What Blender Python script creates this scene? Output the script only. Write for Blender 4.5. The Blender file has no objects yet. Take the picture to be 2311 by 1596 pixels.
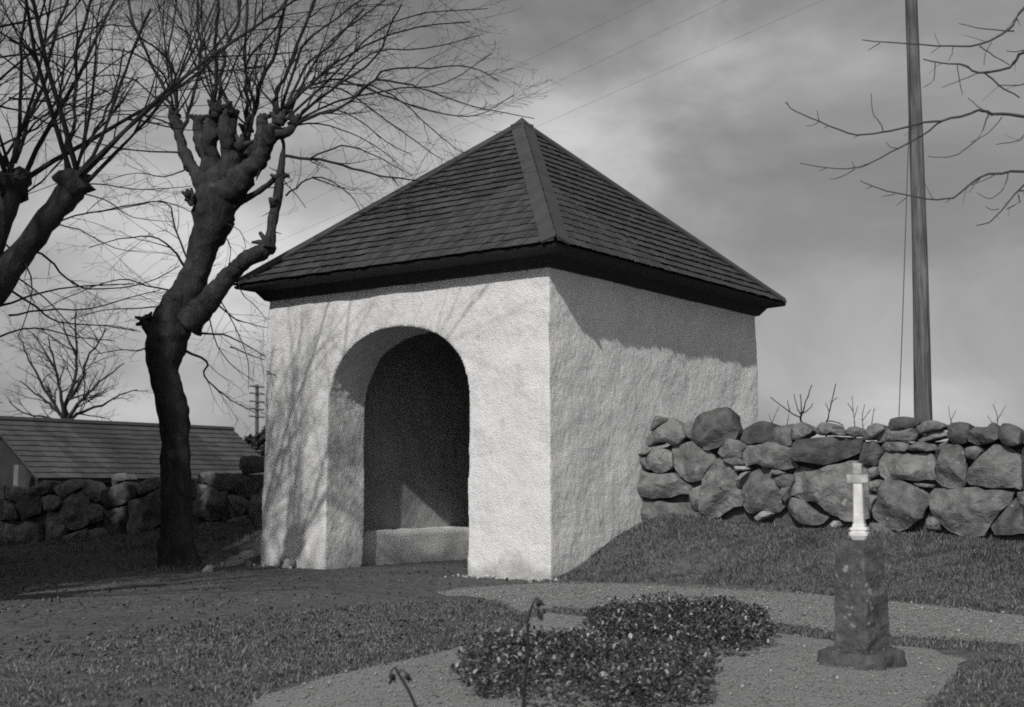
import bpy, math, random
import numpy as np
from mathutils import Vector, Matrix, noise as mnoise

random.seed(7)
rng = np.random.default_rng(7)
scene = bpy.context.scene
COL = scene.collection

# ------------------------------------------------------------------ camera
FPX, PITCH, EYE = 2936.0, 0.104, 1.0          # focal length in 1/2310 of the frame width, tilt up, eye height
cam_d = bpy.data.cameras.new('camera')
cam = bpy.data.objects.new('camera', cam_d)
COL.objects.link(cam)
cam.location = (0, 0, EYE)
cam.rotation_euler = (math.pi / 2 + PITCH, 0, 0)
cam_d.sensor_width = 36.0
cam_d.lens = FPX / 2310.0 * 36.0
cam_d.clip_end = 5000
cam_d.dof.use_dof = True
cam_d.dof.focus_distance = 14.5
cam_d.dof.aperture_fstop = 3.6
scene.camera = cam

# ------------------------------------------------------------------ light
LIGHT = Vector((0.372, 1.055, -0.900)).normalized()      # the way the sunlight travels
SUN_EL = math.asin(-LIGHT.z)
SUN_ROT = math.atan2(-LIGHT.x, -LIGHT.y)
sun_d = bpy.data.lights.new('sun', 'SUN')
sun_d.energy = 3.35
sun_d.angle = math.radians(0.8)
sun_d.color = (1.0, 0.985, 0.965)
sun = bpy.data.objects.new('sun', sun_d)
COL.objects.link(sun)
sun.rotation_euler = LIGHT.to_track_quat('-Z', 'Y').to_euler()
sun.location = (-8, -20, 20)

world = bpy.data.worlds.new('World')
scene.world = world
world.use_nodes = True
wn, wl = world.node_tree.nodes, world.node_tree.links
wn.clear()
def wnode(t, **k):
    nd = wn.new(t)
    for a, b in k.items():
        setattr(nd, a, b)
    return nd
sky = wnode('ShaderNodeTexSky', sky_type='NISHITA', sun_disc=False, sun_elevation=SUN_EL, sun_rotation=SUN_ROT)
sky.air_density = 1.0
sky.dust_density = 2.0
bw = wnode('ShaderNodeRGBToBW')
wl.new(sky.outputs[0], bw.inputs[0])
tc = wnode('ShaderNodeTexCoord')
mp = wnode('ShaderNodeMapping')
mp.inputs['Location'].default_value = (8.11, 0.28, 0.23)
mp.inputs['Rotation'].default_value = (0.25, 0.5, 0.0)
mp.inputs['Scale'].default_value = (1.0, 1.0, 1.8)
vr = wnode('ShaderNodeVectorRotate', rotation_type='Z_AXIS')
vr.inputs['Angle'].default_value = 0.13
wl.new(tc.outputs['Generated'], vr.inputs['Vector'])
wl.new(vr.outputs[0], mp.inputs[0])
n1 = wnode('ShaderNodeTexNoise')
n1.inputs['Scale'].default_value = 2.6
n1.inputs['Detail'].default_value = 7
n1.inputs['Roughness'].default_value = 0.52
n1.inputs['Distortion'].default_value = 0.35
wl.new(mp.outputs[0], n1.inputs[0])
rmp = wnode('ShaderNodeMapRange', interpolation_type='SMOOTHSTEP')
rmp.inputs[1].default_value = 0.44
rmp.inputs[2].default_value = 0.72
rmp.inputs[3].default_value = 0.0
rmp.inputs[4].default_value = 1.0
wl.new(n1.outputs[0], rmp.inputs[0])
# clear sky value damped towards the grey the film gives it, cloud laid over
pw = wnode('ShaderNodeMath', operation='POWER')
pw.inputs[1].default_value = 0.75
wl.new(bw.outputs[0], pw.inputs[0])
ml = wnode('ShaderNodeMath', operation='MULTIPLY')
ml.inputs[1].default_value = 1.0
wl.new(pw.outputs[0], ml.inputs[0])
cl = wnode('ShaderNodeMath', operation='MULTIPLY_ADD')
cl.inputs[1].default_value = 1.25
cl.inputs[2].default_value = 1.08
wl.new(rmp.outputs[0], cl.inputs[0])
mp2 = wnode('ShaderNodeMapping')
mp2.inputs['Location'].default_value = (2.2, 5.1, 1.3)
mp2.inputs['Scale'].default_value = (1.0, 1.0, 1.7)
wl.new(vr.outputs[0], mp2.inputs[0])
n2 = wnode('ShaderNodeTexNoise')
n2.inputs['Scale'].default_value = 3.6
n2.inputs['Detail'].default_value = 6
n2.inputs['Roughness'].default_value = 0.55
n2.inputs['Distortion'].default_value = 0.5
wl.new(mp2.outputs[0], n2.inputs[0])
r2 = wnode('ShaderNodeMapRange', interpolation_type='SMOOTHSTEP')
r2.inputs[1].default_value = 0.36
r2.inputs[2].default_value = 0.66
r2.inputs[3].default_value = 0.84
r2.inputs[4].default_value = 1.24
wl.new(n2.outputs[0], r2.inputs[0])
m2 = wnode('ShaderNodeMath', operation='MULTIPLY')
wl.new(cl.outputs[0], m2.inputs[0])
wl.new(r2.outputs[0], m2.inputs[1])
mx = wnode('ShaderNodeMath', operation='MULTIPLY')
wl.new(ml.outputs[0], mx.inputs[0])
wl.new(m2.outputs[0], mx.inputs[1])
bg = wnode('ShaderNodeBackground')
bg.inputs[1].default_value = 0.10
wl.new(mx.outputs[0], bg.inputs[0])
wo = wnode('ShaderNodeOutputWorld')
wl.new(bg.outputs[0], wo.inputs[0])

scene.view_settings.view_transform = 'Standard'
scene.view_settings.look = 'None'
scene.view_settings.exposure = 0.0
scene.view_settings.gamma = 1.0
scene.render.engine = 'CYCLES'
scene.cycles.use_denoising = False
scene.cycles.max_bounces = 6
scene.cycles.sample_clamp_indirect = 2.0
scene.cycles.sample_clamp_direct = 6.0
scene.cycles.filter_width = 1.8

# ------------------------------------------------------------------ frame of the gate house
GA = Vector((0.427, 14.513))                 # near corner on the ground
ANG = 0.6374
EX = Vector((math.cos(ANG), -math.sin(ANG)))  # along the front, to the near corner
NX = Vector((math.sin(ANG), math.cos(ANG)))   # through the front, inwards
GW, GD, GH = 4.664, 5.344, 3.538
OH, ZE, ZA = 0.3025, 3.717, 6.196
BAT = 0.043
D0 = 1.95                                     # the churchyard wall stands this far behind the front
def L(s, d, z=0.0):
    p = GA + EX * s + NX * d
    return Vector((p.x, p.y, z))
def ray(x, y):
    u, v = (x - 1155.0) / FPX, (798.0 - y) / FPX
    return Vector((u, math.cos(PITCH) - v * math.sin(PITCH), math.sin(PITCH) + v * math.cos(PITCH)))
def at(x, y, Y):                              # the point seen there at distance Y
    r = ray(x, y)
    return Vector((0, 0, EYE)) + r * (Y / r.y)
def on_d(x, y, d):                            # on a plane parallel to the front
    r = ray(x, y)
    t = (d + GA.dot(NX)) / (r.x * NX.x + r.y * NX.y)
    p = Vector((0, 0, EYE)) + r * t
    q = Vector((p.x, p.y)) - GA
    return q.dot(EX), p.z
def on_g(x, y, z=0.0):                        # on level ground
    r = ray(x, y)
    t = (z - EYE) / r.z
    return Vector((r.x * t, r.y * t, z))

# ------------------------------------------------------------------ helpers
def tag(o, label=None, cat=None, group=None, kind=None):
    if label: o['label'] = label
    if cat: o['category'] = cat
    if group: o['group'] = group
    if kind: o['kind'] = kind
    return o
def empty(name, loc):
    o = bpy.data.objects.new(name, None)
    COL.objects.link(o)
    o.location = loc
    o.empty_display_size = 0.2
    return o
def link(name, me, mat=None, parent=None, smooth=False):
    o = bpy.data.objects.new(name, me)
    COL.objects.link(o)
    if mat is not None and len(me.materials) == 0:
        me.materials.append(mat)
    if smooth:
        me.polygons.foreach_set('use_smooth', [True] * len(me.polygons))
    if parent is not None:
        o.parent = parent
        # vertices are in world coordinates: undo the parent's place
        m = Matrix.Identity(4)
        q = parent
        while q is not None:
            m = Matrix.Translation(q.location) @ m if q.type == 'EMPTY' else m
            q = q.parent
        o.matrix_parent_inverse = m.inverted()
    return o
def mesh(name, verts, faces):
    me = bpy.data.meshes.new(name)
    me.from_pydata([tuple(v) for v in verts], [], faces)
    me.update()
    return me
def mesh_np(name, v, f):
    v = np.asarray(v, dtype=np.float32)
    f = np.asarray(f, dtype=np.int32)
    k = f.shape[1]
    me = bpy.data.meshes.new(name)
    me.vertices.add(len(v))
    me.vertices.foreach_set('co', v.ravel())
    me.loops.add(f.size)
    me.loops.foreach_set('vertex_index', f.ravel())
    me.polygons.add(len(f))
    me.polygons.foreach_set('loop_start', np.arange(0, f.size, k, dtype=np.int32))
    me.polygons.foreach_set('loop_total', np.full(len(f), k, dtype=np.int32))
    me.update(calc_edges=True)
    me.validate()
    return me
def vnoise(x, y, s):                          # value noise, numpy
    x = np.asarray(x) * s; y = np.asarray(y) * s
    xi, yi = np.floor(x), np.floor(y)
    fx, fy = x - xi, y - yi
    fx, fy = fx * fx * (3 - 2 * fx), fy * fy * (3 - 2 * fy)
    def h(a, b):
        q = np.sin(a * 127.1 + b * 311.7) * 43758.5453
        return q - np.floor(q)
    return (h(xi, yi) * (1 - fx) + h(xi + 1, yi) * fx) * (1 - fy) + (h(xi, yi + 1) * (1 - fx) + h(xi + 1, yi + 1) * fx) * fy
class Soup:                                   # triangles and quads gathered into one mesh
    def __init__(self):
        self.v, self.f = [], []
    def box(self, c, ax, ay, az):
        b = len(self.v)
        for i in (-1, 1):
            for j in (-1, 1):
                for k in (-1, 1):
                    self.v.append(c + ax * i + ay * j + az * k)
        for q in ((0, 1, 3, 2), (4, 6, 7, 5), (0, 4, 5, 1), (2, 3, 7, 6), (0, 2, 6, 4), (1, 5, 7, 3)):
            self.f.append(tuple(b + i for i in q))
    def hexa(self, p):                        # 8 points: lower ring 0-3, upper ring 4-7
        b = len(self.v)
        self.v += p
        for q in ((3, 2, 1, 0), (4, 5, 6, 7), (0, 1, 5, 4), (1, 2, 6, 5), (2, 3, 7, 6), (3, 0, 4, 7)):
            self.f.append(tuple(b + i for i in q))
    def tube(self, pts, rad, sides=6, cap=True):
        n = len(pts)
        b = len(self.v)
        up = Vector((0.31, 0.17, 0.93))
        for i in range(n):
            t = (pts[min(i + 1, n - 1)] - pts[max(i - 1, 0)])
            if t.length < 1e-9: t = Vector((0, 0, 1))
            t.normalize()
            if abs(t.dot(up)) > 0.95:
                a = t.cross(Vector((1, 0.2, 0)))
            else:
                a = t.cross(up)
            a.normalize()
            c = t.cross(a)
            for k in range(sides):
                w = 2 * math.pi * k / sides
                self.v.append(pts[i] + (a * math.cos(w) + c * math.sin(w)) * rad[i])
        for i in range(n - 1):
            for k in range(sides):
                k2 = (k + 1) % sides
                self.f.append((b + i * sides + k, b + i * sides + k2, b + (i + 1) * sides + k2, b + (i + 1) * sides + k))
        if cap:
            self.f.append(tuple(b + k for k in reversed(range(sides))))
            self.f.append(tuple(b + (n - 1) * sides + k for k in range(sides)))
    def make(self, name, mat, parent=None, smooth=False):
        return link(name, mesh(name, self.v, self.f), mat, parent, smooth)
def smooth_line(pts, sub=3):                  # Catmull-Rom through points (any dimension, Vectors)
    if len(pts) < 3: return [p.copy() for p in pts]
    out = []
    for i in range(len(pts) - 1):
        p0, p1, p2, p3 = pts[max(i - 1, 0)], pts[i], pts[i + 1], pts[min(i + 2, len(pts) - 1)]
        for k in range(sub):
            t = k / sub
            out.append(0.5 * ((2 * p1) + (p2 - p0) * t + (2 * p0 - 5 * p1 + 4 * p2 - p3) * t * t + (3 * p1 - p0 - 3 * p2 + p3) * t ** 3))
    out.append(pts[-1].copy())
    return out

# ------------------------------------------------------------------ materials
def mat(name, lo, hi, scale=6.0, rough=0.85, bump=0.3, bscale=40.0, bdist=0.01, detail=5, spec=0.3, island=0.0, objrand=0.0,
        spots=None, stretch=None, coarse=None):
    m = bpy.data.materials.new(name)
    m.use_nodes = True
    nt = m.node_tree
    N, K = nt.nodes, nt.links
    N.clear()
    out = N.new('ShaderNodeOutputMaterial')
    pb = N.new('ShaderNodeBsdfPrincipled')
    K.new(pb.outputs[0], out.inputs[0])
    pb.inputs['Roughness'].default_value = rough
    pb.inputs['Specular IOR Level'].default_value = spec
    t = N.new('ShaderNodeTexCoord')
    src = t.outputs['Object']
    if stretch:
        g = N.new('ShaderNodeMapping')
        g.inputs['Scale'].default_value = stretch
        K.new(src, g.inputs[0])
        src = g.outputs[0]
    nz = N.new('ShaderNodeTexNoise')
    nz.inputs['Scale'].default_value = scale
    nz.inputs['Detail'].default_value = detail
    nz.inputs['Roughness'].default_value = 0.6
    K.new(src, nz.inputs[0])
    mr = N.new('ShaderNodeMapRange')
    mr.inputs[1].default_value = 0.3
    mr.inputs[2].default_value = 0.7
    mr.inputs[3].default_value = lo
    mr.inputs[4].default_value = hi
    K.new(nz.outputs[0], mr.inputs[0])
    val = mr.outputs[0]
    def mulrand(sock, amount):
        nonlocal val
        a = N.new('ShaderNodeMapRange')
        a.inputs[3].default_value = 1 - amount
        a.inputs[4].default_value = 1 + amount
        K.new(sock, a.inputs[0])
        b = N.new('ShaderNodeMath'); b.operation = 'MULTIPLY'
        K.new(val, b.inputs[0]); K.new(a.outputs[0], b.inputs[1])
        val = b.outputs[0]
    if island:
        g = N.new('ShaderNodeNewGeometry'); mulrand(g.outputs['Random Per Island'], island)
    if objrand:
        g = N.new('ShaderNodeObjectInfo'); mulrand(g.outputs['Random'], objrand)
    if coarse:
        c = N.new('ShaderNodeTexNoise')
        c.inputs['Scale'].default_value = coarse[0]
        c.inputs['Detail'].default_value = 3
        K.new(t.outputs['Object'], c.inputs[0])
        mulrand(c.outputs[0], coarse[1])
    if spots:                                  # (scale, threshold, value): lichen, flaked places
        c = N.new('ShaderNodeTexNoise')
        c.inputs['Scale'].default_value = spots[0]
        c.inputs['Detail'].default_value = 4
        K.new(t.outputs['Object'], c.inputs[0])
        a = N.new('ShaderNodeMapRange')
        a.inputs[1].default_value = spots[1]
        a.inputs[2].default_value = spots[1] + 0.06
        K.new(c.outputs[0], a.inputs[0])
        b = N.new('ShaderNodeMix')
        b.data_type = 'FLOAT'
        K.new(a.outputs[0], b.inputs[0]); K.new(val, b.inputs[2])
        b.inputs[3].default_value = spots[2]
        val = b.outputs[0]
    cb = N.new('ShaderNodeCombineColor')
    for i in range(3): K.new(val, cb.inputs[i])
    K.new(cb.outputs[0], pb.inputs['Base Color'])
    if bump:
        h = N.new('ShaderNodeTexNoise')
        h.inputs['Scale'].default_value = bscale
        h.inputs['Detail'].default_value = 6
        h.inputs['Roughness'].default_value = 0.62
        K.new(src, h.inputs[0])
        bp = N.new('ShaderNodeBump')
        bp.inputs['Strength'].default_value = bump
        bp.inputs['Distance'].default_value = bdist
        K.new(h.outputs[0], bp.inputs['Height'])
        K.new(bp.outputs[0], pb.inputs['Normal'])
    return m

def pale_some(m, share, value):              # a share of the loose pieces is paler than the rest
    N, K = m.node_tree.nodes, m.node_tree.links
    pb = next(x for x in N if x.type == 'BSDF_PRINCIPLED')
    src = pb.inputs['Base Color'].links[0].from_socket
    g = N.new('ShaderNodeNewGeometry')
    mr = N.new('ShaderNodeMapRange')
    mr.inputs[1].default_value = 1 - share; mr.inputs[2].default_value = 1.0
    K.new(g.outputs['Random Per Island'], mr.inputs[0])
    mx = N.new('ShaderNodeMix'); mx.data_type = 'RGBA'
    K.new(mr.outputs[0], mx.inputs[0]); K.new(src, mx.inputs[6])
    mx.inputs[7].default_value = (value, value, value, 1)
    K.new(mx.outputs[2], pb.inputs['Base Color'])

def plaster_mat(name, lo, hi, worn):
    m = mat(name, lo, hi, scale=2.2, rough=0.92, bump=1.0, bscale=58, bdist=0.022, spec=0.1, coarse=(0.7, 0.06))
    N, K = m.node_tree.nodes, m.node_tree.links
    pb = next(x for x in N if x.type == 'BSDF_PRINCIPLED')
    src = pb.inputs['Base Color'].links[0].from_socket
    if worn:                                   # whitewash flaked off near the ground, grey render showing
        g = N.new('ShaderNodeNewGeometry')
        sp = N.new('ShaderNodeSeparateXYZ'); K.new(g.outputs['Position'], sp.inputs[0])
        nz = N.new('ShaderNodeTexNoise'); nz.inputs['Scale'].default_value = 2.6; nz.inputs['Detail'].default_value = 6
        K.new(g.outputs['Position'], nz.inputs[0])
        ma = N.new('ShaderNodeMath'); ma.operation = 'MULTIPLY_ADD'
        K.new(nz.outputs[0], ma.inputs[0]); ma.inputs[1].default_value = -0.9
        K.new(sp.outputs[2], ma.inputs[2])
        mr = N.new('ShaderNodeMapRange')
        mr.inputs[1].default_value = -0.20; mr.inputs[2].default_value = -0.44
        mr.inputs[3].default_value = 0; mr.inputs[4].default_value = 1
        K.new(ma.outputs[0], mr.inputs[0])
        # faint stains all over
        st = N.new('ShaderNodeTexNoise'); st.inputs['Scale'].default_value = 3.5; st.inputs['Detail'].default_value = 8
        st.inputs['Roughness'].default_value = 0.7
        K.new(g.outputs['Position'], st.inputs[0])
        sm = N.new('ShaderNodeMapRange'); sm.inputs[1].default_value = 0.56; sm.inputs[2].default_value = 0.76
        sm.inputs[3].default_value = 0; sm.inputs[4].default_value = 0.55
        K.new(st.outputs[0], sm.inputs[0])
        mx0 = N.new('ShaderNodeMath'); mx0.operation = 'MAXIMUM'
        K.new(sm.outputs[0], mx0.inputs[0]); K.new(mr.outputs[0], mx0.inputs[1])
        mx = N.new('ShaderNodeMix'); mx.data_type = 'RGBA'
        K.new(mx0.outputs[0], mx.inputs[0]); K.new(src, mx.inputs[6])
        mx.inputs[7].default_value = (0.45, 0.45, 0.45, 1)
        K.new(mx.outputs[2], pb.inputs['Base Color'])
    # second, finer grain of thrown render
    bp = next(x for x in N if x.type == 'BUMP')
    h = N.new('ShaderNodeTexNoise'); h.inputs['Scale'].default_value = 95; h.inputs['Detail'].default_value = 3
    t = next(x for x in N if x.type == 'TEX_COORD'); K.new(t.outputs['Object'], h.inputs[0])
    b2 = N.new('ShaderNodeBump'); b2.inputs['Strength'].default_value = 0.8; b2.inputs['Distance'].default_value = 0.006
    K.new(h.outputs[0], b2.inputs['Height']); K.new(bp.outputs[0], b2.inputs['Normal']); K.new(b2.outputs[0], pb.inputs['Normal'])
    return m

M = {}
M['plaster'] = plaster_mat('whitewashed_plaster', 0.66, 0.78, True)
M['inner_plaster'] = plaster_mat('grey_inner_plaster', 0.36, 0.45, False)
M['shingle'] = mat('tarred_shingle', 0.036, 0.058, scale=9, rough=0.6, bump=0.4, bscale=60, bdist=0.004, spec=0.4, island=0.3, coarse=(1.1, 0.22))
M['shingle_one'] = mat('tarred_shingle_single', 0.036, 0.058, scale=2, rough=0.6, bump=0.2, bscale=8, bdist=0.004, spec=0.4, objrand=0.32)
M['shingle_end_shadow'] = mat('tarred_end_grain_row_shadow', 0.006, 0.010, scale=9, rough=0.85, bump=0, spec=0.1)  # tarred butt ends, darkened to draw the shadow line under each row
M['hip'] = mat('tarred_board', 0.044, 0.062, scale=5, rough=0.6, bump=0.3, bscale=50, bdist=0.003, stretch=(1, 1, 0.15))
M['tar'] = mat('black_tarred_wood', 0.012, 0.022, scale=6, rough=0.7, bump=0.3, bscale=30, bdist=0.003)
M['stone'] = mat('fieldstone', 0.085, 0.22, scale=8, detail=10, rough=0.88, bump=1.0, bscale=22, bdist=0.03, spec=0.2, objrand=0.25, spots=(11, 0.67, 0.27), coarse=(4.5, 0.5))
M['darkstone'] = mat('dark_fieldstone', 0.05, 0.13, scale=8, detail=10, rough=0.88, bump=0.9, bscale=16, bdist=0.03, spec=0.2, objrand=0.25, coarse=(2.5, 0.3))
M['palestone'] = mat('pale_fieldstone', 0.18, 0.34, scale=9, rough=0.88, bump=0.8, bscale=20, bdist=0.02, spec=0.2)
M['core'] = mat('wall_rubble', 0.06, 0.10, scale=9, rough=0.95, bump=1.0, bscale=14, bdist=0.05)
M['soil'] = mat('soil_and_turf', 0.055, 0.14, scale=9, rough=0.95, bump=0.9, bscale=30, bdist=0.02, spec=0.1, detail=9, coarse=(0.8, 0.25))
M['gravel'] = mat('fine_gravel', 0.165, 0.25, scale=60, rough=0.95, bump=0.8, bscale=110, bdist=0.008, spec=0.1, detail=4, coarse=(1.6, 0.14))
M['grass'] = mat('withered_grass', 0.070, 0.150, scale=5, rough=0.8, bump=0, spec=0.25, island=0.65, coarse=(1.3, 0.35))
M['bark'] = mat('lime_bark', 0.020, 0.060, scale=6, rough=0.9, bump=1.0, bscale=24, bdist=0.05, spec=0.15, stretch=(1, 1, 0.28), spots=(5, 0.66, 0.08))
M['twig'] = mat('twig_bark', 0.014, 0.032, scale=9, rough=0.8, bump=0, spec=0.2)
M['greytwig'] = mat('grey_twig_bark', 0.04, 0.07, scale=9, rough=0.8, bump=0, spec=0.2)
M['pole'] = mat('weathered_pole', 0.035, 0.17, scale=22, rough=0.85, bump=0.9, bscale=40, bdist=0.02, stretch=(1, 1, 0.06), coarse=(2.6, 0.5), detail=6)
M['farpole'] = mat('far_pole', 0.05, 0.08, scale=3, rough=0.9, bump=0)
M['wire'] = mat('wire', 0.05, 0.07, scale=3, rough=0.6, bump=0)
M['marble'] = mat('white_marble', 0.46, 0.68, scale=14, rough=0.7, bump=0.3, bscale=60, bdist=0.003, detail=8, spots=(16, 0.62, 0.30))
M['greymarble'] = mat('weathered_marble', 0.20, 0.46, scale=16, rough=0.8, bump=0.4, bscale=50, bdist=0.004)
M['moss'] = mat('mossy_stone', 0.04, 0.12, scale=18, rough=0.95, bump=1.0, bscale=50, bdist=0.015, detail=8)
M['granite'] = mat('lichened_granite', 0.045, 0.12, scale=14, rough=0.92, bump=1.0, bscale=26, bdist=0.02, spots=(20, 0.62, 0.24), coarse=(4, 0.35))
M['leaf'] = mat('periwinkle_leaf', 0.03, 0.07, scale=4, rough=0.30, bump=0, spec=0.7, island=0.6)
pale_some(M['leaf'], .22, .34)  # some leaves made pale in colour to stand in for sun glints
pale_some(M['grass'], .08, .26)
M['shoot'] = mat('plant_stem', 0.012, 0.022, scale=5, rough=0.8, bump=0)
M['flower'] = mat('dried_flower', 0.015, 0.035, scale=20, rough=0.9, bump=0.5, bscale=90, bdist=0.004)
M['shedroof'] = mat('shed_shingles', 0.042, 0.075, scale=2.2, rough=0.85, bump=0.3, bscale=20, bdist=0.02, island=0.25, coarse=(0.6, 0.3))
M['shedwall'] = mat('shed_boards', 0.018, 0.03, scale=3, rough=0.9, bump=0.3, bscale=20)
M['shedpost'] = mat('shed_light_post', 0.10, 0.14, scale=3, rough=0.9, bump=0.2, bscale=20)
M['needle'] = mat('evergreen_leaf', 0.02, 0.045, scale=3, rough=0.7, bump=0, island=0.5)
M['chip'] = mat('plaster_chip', 0.25, 0.45, scale=9, rough=0.9, bump=0.4, bscale=40)

# ------------------------------------------------------------------ ground
def sstep(a, b, x):
    t = np.clip((x - a) / (b - a), 0, 1)
    return t * t * (3 - 2 * t)
def gz(x, y):                                  # height of the ground
    x = np.asarray(x, float); y = np.asarray(y, float)
    s = (x - GA.x) * EX.x + (y - GA.y) * EX.y
    d = (x - GA.x) * NX.x + (y - GA.y) * NX.y
    zr = np.interp(s, [0, 0.4, 2.0, 4.4, 9, 30], [0.55, 0.70, 0.58, 0.47, 0.40, 0.4])
    fr = np.interp(s, [0, 1.1, 3.3, 5.3, 9, 30], [-0.15, 0.05, -0.1, -1.1, -2.4, -6])
    zl = np.interp(-s, [4.6, 6.8, 7.7, 9.2, 12.4, 20], [0.52, 0.46, 0.48, 0.30, 0.02, 0.0])
    fl = np.interp(-s, [4.6, 5.1, 6.5, 9, 14], [-0.15, -0.5, -1.1, -1.6, -2.0])
    def bank(zb, f):
        t = np.clip((d - f) / (D0 - f), 0, 1)
        front = zb * (0.35 * t + 0.65 * t * t * (3 - 2 * t))
        back = zb + (-0.15 - zb) * sstep(D0 + 0.5, D0 + 2.5, d) - 1.0 * sstep(8, 22, d)
        return np.where(d < D0 + 0.3, front, back)
    right = bank(zr, fr) * sstep(-0.5, -0.08, s)
    left = bank(zl, fl) * sstep(GW - 0.5, GW - 0.08, -s)
    z = np.where(s > -GW / 2, right, left)
    inside = (s > -GW) & (s < 0)
    z = np.where(inside & (d > GD), -0.1 * sstep(GD, GD + 2, d) - 1.0 * sstep(8, 22, d), z)
    bumpy = (vnoise(x, y, 1.3) - 0.5) * 0.05 + (vnoise(x, y, 5.0) - 0.5) * 0.02
    return z + bumpy * np.clip(z / 0.15, 0, 1) - 0.004
def spaced(a, b, step, far, n):
    core = np.arange(a, b + 1e-6, step)
    g = np.geomspace(step * 2, far, n)
    return np.concatenate([a - np.cumsum(np.diff(np.concatenate([[0], g])))[::-1], core, b + np.cumsum(np.diff(np.concatenate([[0], g])))])
gx = spaced(-13, 9, 0.08, 2500, 26)
gy = spaced(2.5, 26, 0.08, 2500, 26)
X, Y = np.meshgrid(gx, gy)
Z = gz(X, Y)
nx, ny = len(gx), len(gy)
ii = np.arange((ny - 1) * (nx - 1))
r_, c_ = ii // (nx - 1), ii % (nx - 1)
k0 = r_ * nx + c_
gme = mesh_np('ground', np.stack([X.ravel(), Y.ravel(), Z.ravel()], 1), np.stack([k0, k0 + 1, k0 + nx + 1, k0 + nx], 1))
ground = link('ground', gme, M['soil'], smooth=True)
tag(ground, 'dark earth and thin turf of the churchyard', 'ground', kind='structure')

def wiggle(poly, step=0.06, amp=0.05):         # an outline on the ground with a ragged edge
    out = []
    n = len(poly)
    for i in range(n):
        a, b = poly[i], poly[(i + 1) % n]
        m = max(1, int((b - a).length / step))
        nr = Vector((-(b - a).y, (b - a).x, 0)).normalized()
        for k in range(m):
            p = a.lerp(b, k / m)
            o = (mnoise.noise(p * 3.1) * 0.7 + mnoise.noise(p * 11) * 0.5) * amp
            out.append(p + nr * o)
    return out
PATH_V = [(985, 1338), (1030, 1329), (1130, 1322), (1245, 1316), (1450, 1318), (1700, 1330), (1890, 1346), (2100, 1366), (2330, 1392), (2600, 1430),
          (2600, 1500), (2330, 1456), (2010, 1438), (1890, 1428), (1740, 1404), (1560, 1388), (1400, 1378), (1250, 1372), (1180, 1384), (1120, 1356), (1060, 1346), (1010, 1346)]
PLOT_V = [(1196, 1396), (1240, 1383), (1330, 1394), (1480, 1402), (1720, 1424), (1890, 1448), (2080, 1462), (2180, 1490), (2120, 1560), (2050, 1640), (1900, 1790), (900, 1800), (520, 1650), (585, 1572), (720, 1530), (950, 1482), (1165, 1430)]
def flat_sheet(name, vpoly, z, m, label):
    import bmesh
    pts = wiggle([on_g(x, y) for x, y in vpoly])
    bm = bmesh.new()
    vs = [bm.verts.new((p.x, p.y, z)) for p in pts]
    bm.faces.new(vs)
    bmesh.ops.triangulate(bm, faces=bm.faces[:])
    me = bpy.data.meshes.new(name)
    bm.to_mesh(me); bm.free()
    if me.polygons[0].normal.z < 0: me.flip_normals()
    o = link(name, me, m)
    tag(o, label, 'path', kind='structure')
    return pts
path_pts = flat_sheet('gravel_path', PATH_V, 0.0, M['gravel'], 'pale gravel path curving past the gate house')
plot_pts = flat_sheet('grave_plot', PLOT_V, 0.001, M['gravel'], 'raked gravel of the grave plot in the foreground')
def inside_poly(x, y, poly):
    px = np.array([p.x for p in poly]); py = np.array([p.y for p in poly])
    res = np.zeros(len(x), bool)
    j = len(px) - 1
    for i in range(len(px)):
        c = ((py[i] > y) != (py[j] > y)) & (x < (px[j] - px[i]) * (y - py[i]) / (py[j] - py[i] + 1e-12) + px[i])
        res ^= c
        j = i
    return res

# ------------------------------------------------------------------ gate house
gate = empty('gate_house', L(-GW / 2, GD / 2, 0))
tag(gate, 'whitewashed gate house with an arched opening and a dark shingled pyramid roof', 'gatehouse')
def raw(name, verts, faces):
    o = bpy.data.objects.new(name, mesh(name, verts, faces)); COL.objects.link(o); return o
def boxmesh(s0, s1, d0, d1, z0, z1, bat=0.0):
    p = []
    for z, b in ((z0, 0.0), (z1, bat)):
        p += [L(s0 + b, d0 + b, z), L(s1 - b, d0 + b, z), L(s1 - b, d1 - b, z), L(s0 + b, d1 - b, z)]
    return p, [(3, 2, 1, 0), (4, 5, 6, 7), (0, 1, 5, 4), (1, 2, 6, 5), (2, 3, 7, 6), (3, 0, 4, 7)]
TH_F, TH_S = 0.735, 0.90
body = raw('gate_body', *boxmesh(-GW, 0, 0, GD, -0.35, GH + 0.02, BAT))
room = raw('gate_room', *boxmesh(-3.838, -TH_S, TH_F, GD - TH_F, -1.0, 3.32))  # unseen back wall left solid, without an arch, to keep the room dark
AS0, AS1, AZ, AR = -3.478, -1.175, 2.07, 0.925
av, af = [], []
prof = [(AS0, -1.0)]
for i in range(33):
    a = math.pi - math.pi * i / 32
    c, q = math.cos(a), math.sin(a)
    prof.append(((AS0 + AS1) / 2 + (AS1 - AS0) / 2 * math.copysign(abs(c) ** 0.94, c), AZ + AR * abs(q) ** 0.94))
prof.append((AS1, -1.0))
for d in (-0.3, TH_F + 0.2):
    av += [L(s, d, z) for s, z in prof]
k = len(prof)
af = [tuple(range(k)), tuple(reversed(range(k, 2 * k)))] + [(i, i + k, (i + 1) % k + k, (i + 1) % k) for i in range(k)]
arch = raw('gate_arch', av, af)
for o in (arch, room, body):
    import bmesh
    bm = bmesh.new(); bm.from_mesh(o.data); bmesh.ops.recalc_face_normals(bm, faces=bm.faces[:]); bm.to_mesh(o.data); bm.free()
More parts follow.
